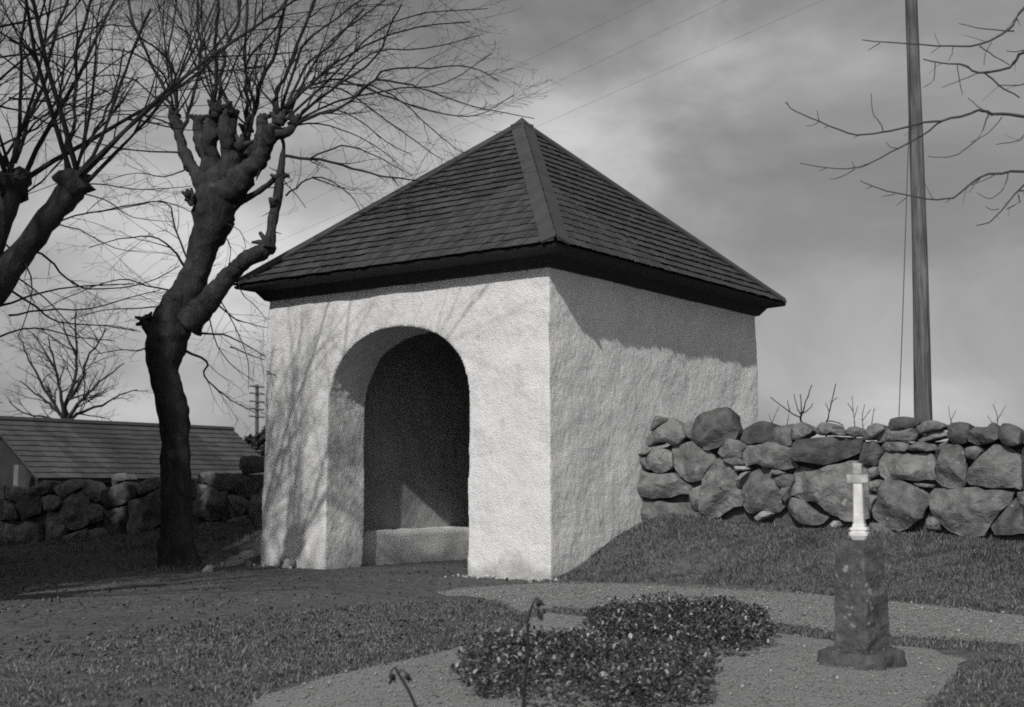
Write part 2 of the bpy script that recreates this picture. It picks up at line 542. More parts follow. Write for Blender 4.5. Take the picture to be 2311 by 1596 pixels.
for c in (room, arch):
    b = body.modifiers.new('cut', 'BOOLEAN'); b.operation = 'DIFFERENCE'; b.solver = 'EXACT'; b.object = c
rm = body.modifiers.new('remesh', 'REMESH'); rm.mode = 'VOXEL'; rm.voxel_size = 0.022; rm.use_smooth_shade = True
for sz, st in ((0.6, 0.05), (0.16, 0.012), (0.05, 0.013)):
    tx = bpy.data.textures.new('lumps', 'CLOUDS'); tx.noise_scale = sz; tx.noise_depth = 2
    dm = body.modifiers.new('lumps', 'DISPLACE'); dm.texture = tx; dm.strength = st; dm.mid_level = 0.5; dm.texture_coords = 'GLOBAL'
dg = bpy.context.evaluated_depsgraph_get()
me = bpy.data.meshes.new_from_object(body.evaluated_get(dg))
for o in (body, room, arch):
    bpy.data.objects.remove(o)
me.name = 'wall'
me.materials.clear()
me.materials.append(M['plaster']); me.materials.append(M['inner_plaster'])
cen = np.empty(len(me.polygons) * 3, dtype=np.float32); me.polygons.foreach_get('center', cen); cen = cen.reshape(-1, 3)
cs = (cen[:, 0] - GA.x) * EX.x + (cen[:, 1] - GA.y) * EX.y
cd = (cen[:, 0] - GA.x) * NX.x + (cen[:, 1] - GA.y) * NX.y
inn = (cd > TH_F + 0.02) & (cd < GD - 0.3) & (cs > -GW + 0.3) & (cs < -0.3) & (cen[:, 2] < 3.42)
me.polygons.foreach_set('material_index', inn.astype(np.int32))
wall = link('wall', me, None, gate, smooth=True)

# bench along the inner wall, rough and whitewashed
def lumpy_box(name, s0, s1, d0, d1, z0, z1, m, parent, step=0.06, amp=0.012):
    import bmesh
    bm = bmesh.new()
    v, f = boxmesh(s0, s1, d0, d1, z0, z1)
    bv = [bm.verts.new(p) for p in v]
    for q in f: bm.faces.new([bv[i] for i in q])
    for _ in range(5):
        long = [ed for ed in bm.edges if ed.calc_length() > step * 2]
        if not long: break
        bmesh.ops.subdivide_edges(bm, edges=long, cuts=1, use_grid_fill=True)
    bmesh.ops.triangulate(bm, faces=bm.faces[:])
    for q in bm.verts:
        q.co += mnoise.noise_vector(q.co * 2.5) * amp * 1.6 + mnoise.noise_vector(q.co * 9) * amp
    me = bpy.data.meshes.new(name); bm.to_mesh(me); bm.free()
    return link(name, me, m, parent, smooth=True)
lumpy_box('bench', -3.88, -3.588, TH_F - 0.03, GD - TH_F + 0.03, -0.2, 0.455, M['plaster'], gate)

# cornice: sloping board and narrow soffit under the shingles, black
def ring(off, z):
    return [L(-GW - off, -off, z), L(off, -off, z), L(off, GD + off, z), L(-GW - off, GD + off, z)]
prof = [(-0.10, 3.60), (-0.035, 3.505), (0.0, 3.515), (0.085, 3.625), (0.275, 3.665), (0.29, 3.700), (0.10, 3.74)]
cv, cf = [], []
for off, z in prof: cv += ring(off, z)
for i in range(len(prof) - 1):
    for k in range(4):
        cf.append((i * 4 + k, i * 4 + (k + 1) % 4, (i + 1) * 4 + (k + 1) % 4, (i + 1) * 4 + k))
cornice = link('cornice', mesh('cornice', cv, cf), M['tar'], gate)

# roof deck, shingles, hip boards
CS, CD_ = -GW / 2, GD / 2
HB, HA = GW / 2 + OH - .03, GD / 2 + OH - .03
ZD, ZT = 3.700, 6.135
dv = [L(CS - HB + 0.02, CD_ - HA + 0.02, ZD), L(CS + HB - 0.02, CD_ - HA + 0.02, ZD), L(CS + HB - 0.02, CD_ + HA - 0.02, ZD), L(CS - HB + 0.02, CD_ + HA - 0.02, ZD), L(CS, CD_, ZT)]
roof = link('roof', mesh('roof', dv, [(0, 1, 4), (1, 2, 4), (2, 3, 4), (3, 0, 4), (3, 2, 1, 0)]), M['tar'], gate)
roof['label'] = 'dark pyramid roof of tarred wooden shingles'
def slope(o2, t2, run, half):
    o3, t3 = Vector((o2.x, o2.y, 0)), Vector((t2.x, t2.y, 0))
    apex = L(CS, CD_, ZT)
    rise = ZT - ZD
    up = (-o3 * run + Vector((0, 0, rise)))
    ln = up.length
    up /= ln
    nr = (o3 * rise + Vector((0, 0, run))).normalized()
    base = apex - up * ln
    return base, t3, up, nr, ln, half
rest = Soup()
singles = []
EXPO = 0.172
shv = []
rs = random.Random(3)
for q in range(8):                             # eight shingle shapes shared by the single shingles
    w = 1.0
    cut = rs.uniform(-0.022, 0.022)
    v = [Vector((-0.5, cut, 0.0)), Vector((0.5, -cut, 0.0)), Vector((0.5, 1, 0)), Vector((-0.5, 1, 0)),
         Vector((-0.5, cut, 1.0)), Vector((0.5, -cut, 0.8 + rs.uniform(0, .4))), Vector((0.5, 1, 0.9)), Vector((-0.5, 1, 0.9))]
    shv.append(mesh('shingle', v, [(3, 2, 1, 0), (4, 5, 6, 7), (0, 1, 5, 4), (1, 2, 6, 5), (2, 3, 7, 6), (3, 0, 4, 7)]))
    shv[-1].materials.append(M['shingle_one']); shv[-1].materials.append(M['shingle_end_shadow'])
    shv[-1].polygons[2].material_index = 1
for si, (o2, t2, run, half) in enumerate(((-NX, EX, HA, HB), (EX, NX, HB, HA), (NX, -EX, HA, HB), (-EX, -NX, HB, HA))):
    base, t3, up, nr, ln, half = slope(o2, t2, run, half)
    row = 0
    v0 = -0.02
    while v0 < ln - 0.10:
        hw = half * (1 - max(v0, 0) / ln)
        hw2 = half * (1 - min(v0 + 0.28, ln) / ln)
        x = -hw + 0.01 - rs.random() * 0.05
        while x < hw:
            w = rs.uniform(0.075, 0.115)
            vj = v0 + rs.uniform(-0.009, 0.009)
            th = rs.uniform(0.013, 0.016)
            lift = rs.uniform(0.032, 0.037)
            length = 0.28
            xa, xb = x, min(x + w - 0.004, hw)
            if xa < -hw: xa = -hw
            if xb - xa > 0.015:
                whole = xa > -hw2 and xb < hw2
                # lower end lies on the row below and so stands proud, upper end lies on the deck
                low = base + up * vj + nr * lift
                hi = base + up * (vj + length) + nr * 0.003
                if hw2 <= 0.02: hi = base + up * (ln - 0.02) + nr * 0.003
                axis = (hi - low)
                if si < 2 and whole:
                    dist = (low + t3 * (xa + xb) / 2 - Vector((0, 0, 1))).length
                    singles.append((dist, si, low + t3 * (xa + xb) / 2, t3 * (xb - xa), axis, nr * th))
                else:
                    la, lb = xa, xb
                    ha, hb = max(min(xa, hw2), -hw2), max(min(xb, hw2), -hw2)
                    skew = rs.uniform(-0.005, 0.005)
                    rest.hexa([low + t3 * la + up * skew, low + t3 * lb - up * skew, hi + t3 * hb, hi + t3 * ha,
                               low + t3 * la + nr * th + up * skew, low + t3 * lb + nr * th - up * skew, hi + t3 * hb + nr * th * 0.8, hi + t3 * ha + nr * th * 0.8])
            x += w
        v0 += EXPO
        row += 1
singles.sort(key=lambda a: a[0])
for i, (dist, si, p, tx_, ax_, n_) in enumerate(singles):
    if i < 300:
        o = bpy.data.objects.new('shingle', shv[rs.randrange(8)])
        COL.objects.link(o)
        o.parent = roof
        yaw = rs.uniform(-0.012, 0.012)
        o.matrix_parent_inverse = roof.matrix_parent_inverse.copy()
        mt = Matrix(((tx_.x, ax_.x + tx_.x * yaw, n_.x, p.x), (tx_.y, ax_.y + tx_.y * yaw, n_.y, p.y), (tx_.z, ax_.z, n_.z, p.z), (0, 0, 0, 1)))
        # parent chain: gate (translation) > roof; matrices are given in world terms
        o.matrix_parent_inverse = gate.matrix_basis.inverted() if False else Matrix.Translation(-gate.location)
        o.matrix_parent_inverse = Matrix.Identity(4)
        o.matrix_basis = mt
        if i == 0: first_shingle = o
    else:
        sk = up * 0
        a, b = p - tx_ * 0.5, p + tx_ * 0.5
        j = rs.uniform(-0.018, 0.018)
        rest.hexa([a + ax_ * j, b - ax_ * j, b + ax_, a + ax_, a + n_ + ax_ * j, b + n_ * rs.uniform(0.8, 1.2) - ax_ * j, b + ax_ + n_ * .9, a + ax_ + n_ * .9])
so = rest.make('shingles', M['shingle'], roof)
so.data.materials.append(M['shingle_end_shadow'])
mi = np.zeros(len(so.data.polygons), dtype=np.int32); mi[2::6] = 1
so.data.polygons.foreach_set('material_index', mi)
so['kind'] = 'stuff'
so.matrix_parent_inverse = Matrix.Identity(4)
# hip boards: two boards meeting over each hip
apexp = L(CS, CD_, ZT)
for (a, b) in ((-1, -1), (1, -1), (1, 1), (-1, 1)):
    corner = L(CS + a * HB, CD_ + b * HA, ZD)
    hip = (apexp - corner)
    hl = hip.length
    hip.normalize()
    for side in (0, 1):
        o2 = (EX * a) if side == 0 else (NX * b)
        run = HB if side == 0 else HA
        o3 = Vector((o2.x, o2.y, 0))
        nr = (o3 * (ZT - ZD) + Vector((0, 0, run))).normalized()
        cr = nr.cross(hip)
        inw = cr if cr.dot(L(CS, CD_ + b * HA, 0) - corner if side == 1 else L(CS + a * HB, CD_, 0) - corner) > 0 else -cr
        sp = Soup()
        w, t0, t1 = 0.150, 0.046, 0.072
        c0 = corner + hip * 0.035
        c1 = apexp + hip * 0.02
        sp.hexa([c0 + nr * t0, c0 + inw * w + nr * t0, c1 + inw * w + nr * t0, c1 + nr * t0,
                 c0 + nr * t1 - inw * .030, c0 + inw * w + nr * t1, c1 + inw * w + nr * t1, c1 + nr * t1 - inw * .030])
        hb_ = sp.make('hip_board', M['hip'], roof)
        hb_.matrix_parent_inverse = Matrix.Identity(4)
sp = Soup()
top = apexp + Vector((0, 0, 0.125))
cap = [apexp + Vector((EX.x * a + NX.x * b, EX.y * a + NX.y * b, 0)) * 0.17 + Vector((0, 0, -0.075)) for a, b in ((-1, -1), (1, -1), (1, 1), (-1, 1))]
sp.v = cap + [top]
sp.f = [(0, 1, 4), (1, 2, 4), (2, 3, 4), (3, 0, 4), (3, 2, 1, 0)]
o = sp.make('roof_cap', M['hip'], roof); o.matrix_parent_inverse = Matrix.Identity(4)

# ------------------------------------------------------------------ stone walls
def stone(outline, d, parent, m, thick=0.34, proud=0.0, seed=0, ang=7):
    """outline: (s, z) corners on the wall face; rounded boulder with its own thickness"""
    n = len(outline)
    pts = [Vector((a, b)) for a, b in outline]
    area = sum(pts[i].x * pts[(i + 1) % n].y - pts[(i + 1) % n].x * pts[i].y for i in range(n))
    if area < 0: pts.reverse()
    # even out the outline, cut the corners once
    ch = []
    for i in range(n):
        a, b = pts[i], pts[(i + 1) % n]
        ch += [a.lerp(b, 0.10), a.lerp(b, 0.5), a.lerp(b, 0.90)]
    while len(ch) < 30:                        # halve the longest side until the outline is fine enough
        q = max(range(len(ch)), key=lambda i: (ch[(i + 1) % len(ch)] - ch[i]).length)
        ch.insert(q + 1, (ch[q] + ch[(q + 1) % len(ch)]) / 2)
    ring_ = ch
    K = len(ring_)
    c = sum(ring_, Vector((0, 0))) / K
    size = math.sqrt(max(abs(area) / 2, 1e-4))
    r = random.Random(seed)
    off = Vector((r.uniform(0, 50), r.uniform(0, 50), r.uniform(0, 50)))
    # broken faces: the front is the nearest of a few tilted planes
    tx0, ty0 = r.uniform(-0.12, 0.12), r.uniform(-0.06, 0.16)
    planes = [(tx0, ty0, 0.0)]
    for q in range(6):
        an = r.uniform(0, 2 * math.pi)
        sl = r.uniform(0.30, 0.85)
        planes.append((math.cos(an) * sl, math.sin(an) * sl, -sl * size * r.uniform(0.05, 0.36)))
    def depth(rel, p3):
        base_ = max(tx0 * rel.x + ty0 * rel.y, max(a * rel.x + b * rel.y + k for a, b, k in planes[1:]))
        return min(base_, .075) + mnoise.noise(p3 * 3.5 + off) * size * 0.07 + mnoise.noise(p3 * 11 + off) * size * 0.03 + mnoise.noise(p3 * 28 + off) * 0.008
    v, f = [], []
    rings = ((0.84, thick, 0), (0.99, thick * 0.5, 0), (1.06, 0.10, .3), (1.06, 0.024, .7), (1.025, 0.002, 1), (0.90, -.004, 1), (0.78, -.008, 1), (0.62, -.010, 1), (0.44, -.012, 1), (0.24, -.012, 1))
    for sc, dep, fw in rings:
        for p in ring_:
            q = c + (p - c) * sc
            rel = q - c
            base = L(q.x, 0, q.y)
            jx = mnoise.noise_vector(base * 7 + off) * size * 0.04 + mnoise.noise_vector(base * 21 + off) * .008
            d3 = depth(rel, base)
            w = L(q.x, d - proud + dep + d3 * max(fw, .35), q.y)
            v.append(w + Vector((jx.x * .6, jx.y * .6, jx.z)))
    nr_ = len(rings)
    for a in range(nr_ - 1):
        for i in range(K):
            i2 = (i + 1) % K
            f.append((a * K + i, a * K + i2, (a + 1) * K + i2, (a + 1) * K + i))
    v.append(L(c.x, d - proud - .012 + depth(Vector((0, 0)), L(c.x, 0, c.y)), c.y)); ci = len(v) - 1
    for i in range(K): f.append(((nr_ - 1) * K + i, (nr_ - 1) * K + (i + 1) % K, ci))
    f.append(tuple(reversed(range(K))))
    o = link('stone', mesh('stone', v, f), m, parent, smooth=True)
    o.data.set_sharp_from_angle(angle=math.radians(24))
    return o
def zoomed(x0, y0, sc):
    return lambda p: on_d((x0 + p[0] * sc) / 1.5710, (y0 + p[1] * sc) / 1.5710, D0)
Z1, Z2, Z3 = zoomed(2240, 1420, .31332), zoomed(2700, 1450, .29443), zoomed(3050, 1450, .31331)
Z4, Z5 = zoomed(0, 1600, .25063), zoomed(400, 1600, .27569)
R1 = [
 [(175,310),(215,215),(250,170),(360,205),(330,245),(190,345)],
 [(125,430),(170,370),(290,310),(360,250),(390,200),(440,215),(490,250),(590,375),(490,490),(440,515),(390,480),(300,460),(230,480),(140,520)],
 [(540,260),(680,245),(665,450),(600,400)],
 [(650,380),(690,270),(710,190),(760,150),(870,125),(960,88),(1060,100),(1110,140),(1120,220),(1160,330),(1170,370),(1150,430),(1050,470),(960,515),(860,540),(790,535),(730,490),(680,440)],
 [(955,590),(990,510),(1060,445),(1130,435),(1200,470),(1280,490),(1270,530),(1230,580),(1225,650),(1100,650),(1010,640)],
 [(1230,600),(1280,510),(1390,515),(1440,485),(1580,475),(1700,530),(1820,545),(1790,620),(1800,690),(1845,745),(1680,775),(1500,745),(1390,715),(1280,740),(1250,690)],
 [(1215,450),(1260,320),(1380,255),(1450,228),(1520,250),(1580,330),(1590,420),(1560,470),(1420,480),(1310,490)],
 [(1580,310),(1800,265),(1810,380),(1790,500),(1740,520),(1590,490),(1590,400)],
 [(425,545),(560,490),(680,465),(780,540),(870,620),(895,680),(850,740),(780,830),(760,880),(650,910),(580,905),(510,850),(450,750),(430,660)],
 [(150,660),(200,580),(280,545),(370,560),(430,600),(435,740),(390,780),(320,810),(250,810),(190,760)],
 [(45,670),(60,630),(150,635),(145,700),(190,780),(100,770)],
 [(80,600),(170,560),(205,575),(170,605),(100,630)],
 [(55,900),(95,795),(150,820),(300,835),(450,830),(530,920),(620,990),(640,1030),(600,1050),(500,1055),(420,1085),(330,1090),(220,1115),(120,1080),(75,1020),(55,960)],
 [(630,1010),(760,965),(765,1100),(770,1220),(690,1250),(630,1150)],
 [(770,860),(790,780),(870,720),(900,680),(960,665),(1000,700),(1120,740),(1150,800),(1155,960),(1190,1020),(1215,1130),(1205,1185),(1100,1200),(1020,1250),(960,1300),(850,1310),(780,1250),(765,1100),(768,960)],
 [(1130,740),(1260,740),(1290,780),(1170,800)],
 [(1170,900),(1220,820),(1300,810),(1230,900),(1200,980),(1165,1000)],
 [(1215,1050),(1250,880),(1330,820),(1440,775),(1490,780),(1560,850),(1600,940),(1660,1030),(1690,1130),(1700,1190),(1630,1250),(1530,1240),(1440,1260),(1360,1280),(1270,1250),(1225,1180)],
 [(1550,830),(1570,785),(1640,785),(1710,820),(1640,845)],
 [(1590,880),(1640,840),(1740,830),(1800,850),(1810,900),(1770,975),(1650,990),(1610,940)],
 [(1665,1020),(1690,985),(1770,980),(1760,1100),(1720,1150),(1690,1110)],
 [(80,1130),(200,1140),(400,1165),(620,1160),(680,1260),(760,1400),(600,1500),(300,1540),(50,1540),(70,1250)],
 [(1370,1330),(1480,1250),(1570,1280),(1520,1320),(1430,1360)],
 [(1010,660),(1100,650),(1210,655),(1240,720),(1130,735)],
]
R2 = [
 [(350,230),(385,195),(460,155),(530,190),(580,260),(560,300),(480,350),(400,370),(345,365)],
 [(610,270),(650,200),(710,165),(780,165),(830,200),(830,270),(760,300),(680,315)],
 [(830,270),(880,240),(1000,250),(1000,320),(880,320)],
 [(1000,260),(1050,220),(1120,215),(1190,260),(1210,320),(1100,335),(1000,315)],
 [(380,540),(400,440),(450,390),(500,370),(700,340),(880,335),(1080,345),(1185,360),(1170,420),(1140,520),(980,600),(850,640),(750,660),(640,655),(500,630),(410,610)],
 [(1165,400),(1330,395),(1400,470),(1435,530),(1390,600),(1380,660),(1340,690),(1260,670),(1150,640),(1170,560)],
 [(1200,360),(1240,290),(1290,210),(1370,175),(1450,200),(1460,250),(1340,340),(1270,375)],
 [(330,1030),(320,950),(340,860),(380,790),(400,710),(500,710),(640,735),(780,700),(900,660),(1000,650),(1140,660),(1240,710),(1265,840),(1265,1000),(1255,1200),(1235,1310),(1080,1320),(940,1325),(860,1280),(780,1260),(700,1160),(560,1110),(480,1095),(420,1050)],
 [(285,1190),(300,1100),(330,1065),(420,1095),(500,1140),(570,1210),(640,1260),(760,1300),(700,1360),(600,1400),(500,1390),(430,1370),(330,1290)],
 [(1290,880),(1400,850),(1440,900),(1380,1000),(1310,980)],
 [(1270,1020),(1340,1015),(1380,1060),(1340,1110),(1300,1230),(1270,1240)],
 [(810,1400),(850,1345),(900,1360),(910,1410),(860,1450)],
 [(1290,1380),(1400,1390),(1520,1450),(1590,1600),(1300,1620)],
 [(1275,720),(1370,690),(1375,800),(1300,840)],
]
R3 = [
 [(310,160),(340,110),(450,88),(570,100),(640,150),(560,210),(450,225),(340,235),(315,200)],
 [(150,310),(260,230),(400,225),(580,215),(620,290),(560,365),(400,360),(250,370),(170,370)],
 [(210,420),(260,375),(500,370),(520,430),(490,480),(300,475),(245,470)],
 [(630,350),(790,240),(960,260),(990,290),(930,320),(780,345),(660,395)],
 [(500,465),(560,400),(700,360),(820,410),(830,465),(700,480)],
 [(620,200),(720,140),(840,140),(950,190),(900,235),(750,260),(660,280)],
 [(190,640),(200,590),(270,500),(400,490),(550,505),(760,515),(800,570),(820,640),(800,790),(600,805),(400,800),(270,795),(210,750)],
 [(840,680),(880,560),(930,440),(1000,410),(1090,420),(1140,460),(1160,570),(1180,660),(1170,850),(1090,880),(1000,890),(900,850),(840,780)],
 [(1190,790),(1210,690),(1290,590),(1380,500),(1500,400),(1650,420),(1780,540),(1800,900),(1600,880),(1400,870),(1230,850)],
 [(120,1130),(150,1030),(200,920),(260,830),(430,815),(540,860),(650,900),(740,970),(760,1030),(700,1130),(670,1220),(600,1280),(500,1340),(420,1360),(300,1340),(200,1270),(140,1210)],
 [(770,1000),(840,910),(940,910),(1180,890),(1400,920),(1560,940),(1700,950),(1650,1070),(1560,1150),(1440,1300),(1360,1420),(1130,1420),(1000,1360),(880,1260),(820,1190),(780,1080)],
 [(1450,1320),(1600,1160),(1720,1020),(1800,1000),(1850,1400),(1700,1420),(1500,1420)],
 [(560,840),(640,840),(800,860),(790,890),(660,885)],
 [(720,1250),(800,1210),(880,1290),(870,1370),(760,1370)],
 [(970,220),(1000,160),(1100,150),(1190,170),(1210,260),(1170,380),(1040,400),(980,330)],
 [(1210,250),(1300,200),(1420,210),(1470,150),(1520,200),(1560,320),(1450,380),(1300,400),(1200,350)],
 [(1560,220),(1600,165),(1720,190),(1800,240),(1800,400),(1700,420),(1600,380),(1550,300)],
 [(1180,440),(1300,420),(1360,470),(1290,570),(1200,570)],
 [(830,470),(900,400),(990,350),(960,420),(880,520),(820,570)],
 [(1840,560),(2000,470),(2200,520),(2220,880),(1850,900)],
 [(1830,240),(2000,190),(2180,230),(2200,470),(2000,450),(1840,400)],
 [(1760,960),(1900,930),(2200,930),(2230,1380),(1900,1420),(1860,1200)],
 [(2250,240),(2500,220),(2560,600),(2300,700),(2250,500)],
 [(2260,760),(2560,680),(2600,1380),(2280,1380)],
]
L4 = [
 [(250,520),(380,560),(560,420),(700,430),(640,560),(540,620),(380,600),(300,600)],
 [(220,740),(340,610),(480,610),(540,660),(520,860),(400,930),(260,950),(230,850)],
 [(570,650),(680,620),(820,670),(840,740),(780,820),(600,840)],
 [(730,520),(840,430),(1000,400),(1150,420),(1180,480),(1000,600),(900,640),(780,600)],
 [(900,700),(1050,600),(1180,500),(1230,640),(1200,860),(1220,1000),(1100,1080),(960,1100),(860,1040),(800,900),(850,780)],
 [(1190,480),(1230,400),(1330,560),(1390,680),(1330,720),(1250,640)],
 [(1250,740),(1370,760),(1430,900),(1360,1000),(1250,1000),(1230,860)],
 [(1400,560),(1560,500),(1750,440),(1860,520),(1850,640),(1650,760),(1470,780),(1400,700)],
 [(1540,330),(1720,310),(1760,400),(1600,490),(1540,480)],
 [(200,1080),(350,1000),(500,1040),(520,1250),(400,1300),(250,1280)],
 [(590,1330),(610,1100),(620,900),(780,880),(870,1080),(850,1200),(800,1350)],
 [(860,1320),(900,1200),(1060,1140),(1180,1100),(1200,1250),(1020,1340)],
 [(1220,1120),(1400,1080),(1520,1200),(1450,1280),(1240,1290)],
 [(1430,880),(1600,820),(1750,780),(1760,1000),(1700,1200),(1540,1180),(1440,1050)],
 [(1790,720),(1900,680),(1990,690),(1995,1180),(1830,1190)],
 [(60,700),(180,760),(200,950),(60,980)],
 [(40,1020),(190,1060),(220,1290),(40,1300)],
 [(40,480),(220,520),(300,640),(200,720),(40,660)],
 [(-260,520),(0,480),(30,700),(30,960),(-260,960)],
 [(-260,1000),(10,1000),(20,1310),(-260,1310)],
]
L5 = [
 [(250,450),(430,350),(590,330),(600,440),(420,530),(300,560)],
 [(330,620),(600,480),(640,560),(600,900),(480,990),(350,1040),(330,800)],
 [(1040,310),(1200,260),(1300,290),(1260,430),(1100,400)],
 [(1220,430),(1300,330),(1480,280),(1700,300),(1840,310),(1850,420),(1760,580),(1600,560),(1470,500),(1330,480)],
 [(1600,200),(1620,80),(1780,60),(1810,160),(1790,280),(1660,290)],
 [(1040,420),(1210,450),(1330,510),(1340,860),(1200,880),(1050,800)],
 [(1345,520),(1470,520),(1470,700),(1440,860),(1370,880)],
 [(1480,560),(1650,590),(1700,700),(1640,800),(1490,840),(1470,760)],
 [(620,360),(820,330),(1020,380),(1010,600),(800,620),(640,560)],
 [(640,640),(1030,640),(1030,930),(700,960)],
 [(1730,580),(1830,480),(1920,500),(1900,980),(1720,900)],
 [(1380,900),(1640,820),(1720,900),(1720,1000),(1400,1000)],
]
def wall_of(name, loc, label, sets, s_from, s_to, zl, zh):
    w = empty(name, loc)
    tag(w, label, 'wall')
    sd = 0
    for Zf, polys, darks, pales, base in sets:
        for i, poly in enumerate(polys):
            sd += 1
            m = M['darkstone'] if i in darks else M['palestone'] if i in pales else M['stone']
            rr = random.Random(sd * 13 + len(polys))
            stone([Zf(p) for p in poly], D0, w, m, thick=rr.uniform(0.3, 0.45), proud=rr.uniform(-0.015, 0.05), seed=sd + base)
    # rubble heart behind the face stones, and the back of the wall
    n = 60
    v, f = [], []
    for i in range(n + 1):
        s = s_from + (s_to - s_from) * i / n
        p = L(s, D0, 0)
        lo = -0.3
        hi = np.interp(s, *zh) + mnoise.noise(p * 3) * 0.05
        for d, z in ((D0 + 0.17, lo), (D0 + 0.17, hi - 0.22), (D0 + 0.26, hi - 0.1), (D0 + 0.55, hi - 0.1), (D0 + 0.72, hi - 0.3), (D0 + 0.78, lo)):
            q = L(s, d, z)
            v.append(q + mnoise.noise_vector(q * 5) * 0.05)
    for i in range(n):
        for k in range(5):
            f.append((i * 6 + k, i * 6 + k + 1, i * 6 + 7 + k, i * 6 + 6 + k))
    f.append((5, 4, 3, 2, 1, 0)); f.append(tuple(n * 6 + k for k in range(6)))
    link('rubble_core', mesh('rubble_core', v, f), M['core'], w, smooth=False)
    return w
rwall = wall_of('stone_wall', L(3, D0, 0.5), 'dry fieldstone wall running right from the gate house above the grass bank',
        [(Z1, R1, {3, 6}, {15, 22}, 0), (Z2, R2, {4, 5}, {11}, 100), (Z3, R3, {0, 14, 15, 16}, set(), 200)], 0.02, 14.2, None, ([0, 0.5, 1.0, 2, 3.3, 4.4, 8], [1.55, 1.75, 1.70, 1.60, 1.62, 1.62, 1.55]))
rq = random.Random(99)
for row in range(3):                           # the wall goes on beyond the right edge of the view
    q = 5.27 + .04 * row
    while q < 14:
        w_, h_ = rq.uniform(.4, .75), .40 - .05 * row
        z_ = .36 + row * .38
        pl_ = []
        for k in range(9):
            a = 2 * math.pi * k / 9
            ca, sa = math.cos(a), math.sin(a)
            pl_.append((q + w_ / 2 + math.copysign(abs(ca) ** .55, ca) * w_ / 2 * rq.uniform(.88, 1.02), z_ + h_ / 2 + math.copysign(abs(sa) ** .55, sa) * h_ / 2 * rq.uniform(.85, 1.05)))
        stone(pl_, D0, rwall, M['stone'], thick=.35, proud=rq.uniform(-.01, .04), seed=900 + row * 50 + int(q * 7))
        q += w_ + .015
lwall = wall_of('stone_wall', L(-9, D0, 0.2), 'shaded fieldstone wall running left from the gate house behind the pollard trunk',
        [(Z4, L4, {1, 7, 13}, set(), 300), (Z5, L5, {4, 6}, set(), 400)], -GW - 0.02, -15.5, None, ([-15, -13, -10, -7, -4.6], [1.0, 1.02, 1.1, 1.22, 1.2]))

# ------------------------------------------------------------------ trees
def rvec(r):
    while True:
        v = Vector((r.uniform(-1, 1), r.uniform(-1, 1), r.uniform(-1, 1)))
        if 0.1 < v.length < 1: return v.normalized()
def perp_dir(t, r, spread):
    v = rvec(r)
    v = (v - t * v.dot(t)).normalized()
    return (t * math.cos(spread) + v * math.sin(spread)).normalized()
def twig(S, p, d, ln, r0, level, r, lift=0.0, kids=3.0, wob=0.22):
    n = max(3, min(7, int(ln / 0.16) + 2))
    pts, rad = [p.copy()], [r0]
    dd = d.copy()
    for i in range(1, n):
        dd = (dd + rvec(r) * wob + Vector((0, 0, lift * (i / n)))).normalized()
        pts.append(pts[-1] + dd * ln / (n - 1))
        rad.append(max(r0 * (1 - 0.72 * i / (n - 1)), 0.0016))
    S.tube(pts, rad, 5 if r0 > 0.02 else 4 if r0 > 0.008 else 3, cap=False)
    if level > 0:
        m = max(1, int(kids * ln / 0.5 * r.uniform(0.7, 1.3)))
        for _ in range(m):
            t = r.uniform(0.25, 0.97) * (n - 1)
            i = min(int(t), n - 2)
            q = pts[i].lerp(pts[i + 1], t - i)
            tang = (pts[i + 1] - pts[i]).normalized()
            twig(S, q, perp_dir(tang, r, r.uniform(0.45, 1.0)), ln * r.uniform(0.22, 0.5), max(rad[i] * r.uniform(0.4, 0.62), 0.0018), level - 1, r, lift, kids, wob)
    return pts, rad
def shoot(S, vpts, Y0, Y1, r0, r1, r, level=1, kids=2.4, lift=0.0, ml=0.75, sides=6):
    """a branch through picture points, receding from Y0 to Y1; radii in picture units"""
    n = len(vpts)
    pts = [at(x, y, Y0 + (Y1 - Y0) * i / (n - 1)) for i, (x, y) in enumerate(vpts)]
    pts = smooth_line(pts, 3)
    m = len(pts)
    rad = []
    for i, p in enumerate(pts):
        t = i / (m - 1)
        rad.append((r0 + (r1 - r0) * t ** .65) * p.y / FPX)
        if 0 < i < m - 1: pts[i] = p + rvec(r) * rad[-1] * 0.9
    S.tube(pts, rad, sides, cap=False)
    total = sum((pts[i + 1] - pts[i]).length for i in range(m - 1))
    for _ in range(int(total * kids)):
        t = r.uniform(0.12, 1.0) * (m - 1)
        i = min(int(t), m - 2)
        q = pts[i].lerp(pts[i + 1], t - i)
        tang = (pts[i + 1] - pts[i]).normalized()
        twig(S, q, perp_dir(tang, r, r.uniform(0.35, 0.95)), r.uniform(0.3, 1.0) * ml, max(rad[i] * r.uniform(0.3, 0.55), 0.0025), level, r, lift)
    return pts
def trunk_mesh(S, pts, rad, sides=16, gnarl=0.12, flare=True, seed=0):
    pts2 = smooth_line(pts, 10)
    rv = smooth_line([Vector((a, 0, 0)) for a in rad], 10)
    b = len(S.v)
    S.tube(pts2, [max(a.x, 0.004) for a in rv], sides)
    off = Vector((seed * 3.7, seed * 1.3, 0))
    cents = pts2
    for i in range(b, len(S.v)):
        k = (i - b) // sides
        c = cents[min(k, len(cents) - 1)]
        q = S.v[i]
        rr = (q - c)
        nz = mnoise.noise(q * 2.2 + off) * gnarl * 0.9 + mnoise.noise(q * 6 + off) * gnarl * 0.9 + mnoise.noise(Vector((q.x * 20, q.y * 20, q.z * 7)) + off) * gnarl * 0.7
        S.v[i] = c + rr * (1 + nz * 2.0)
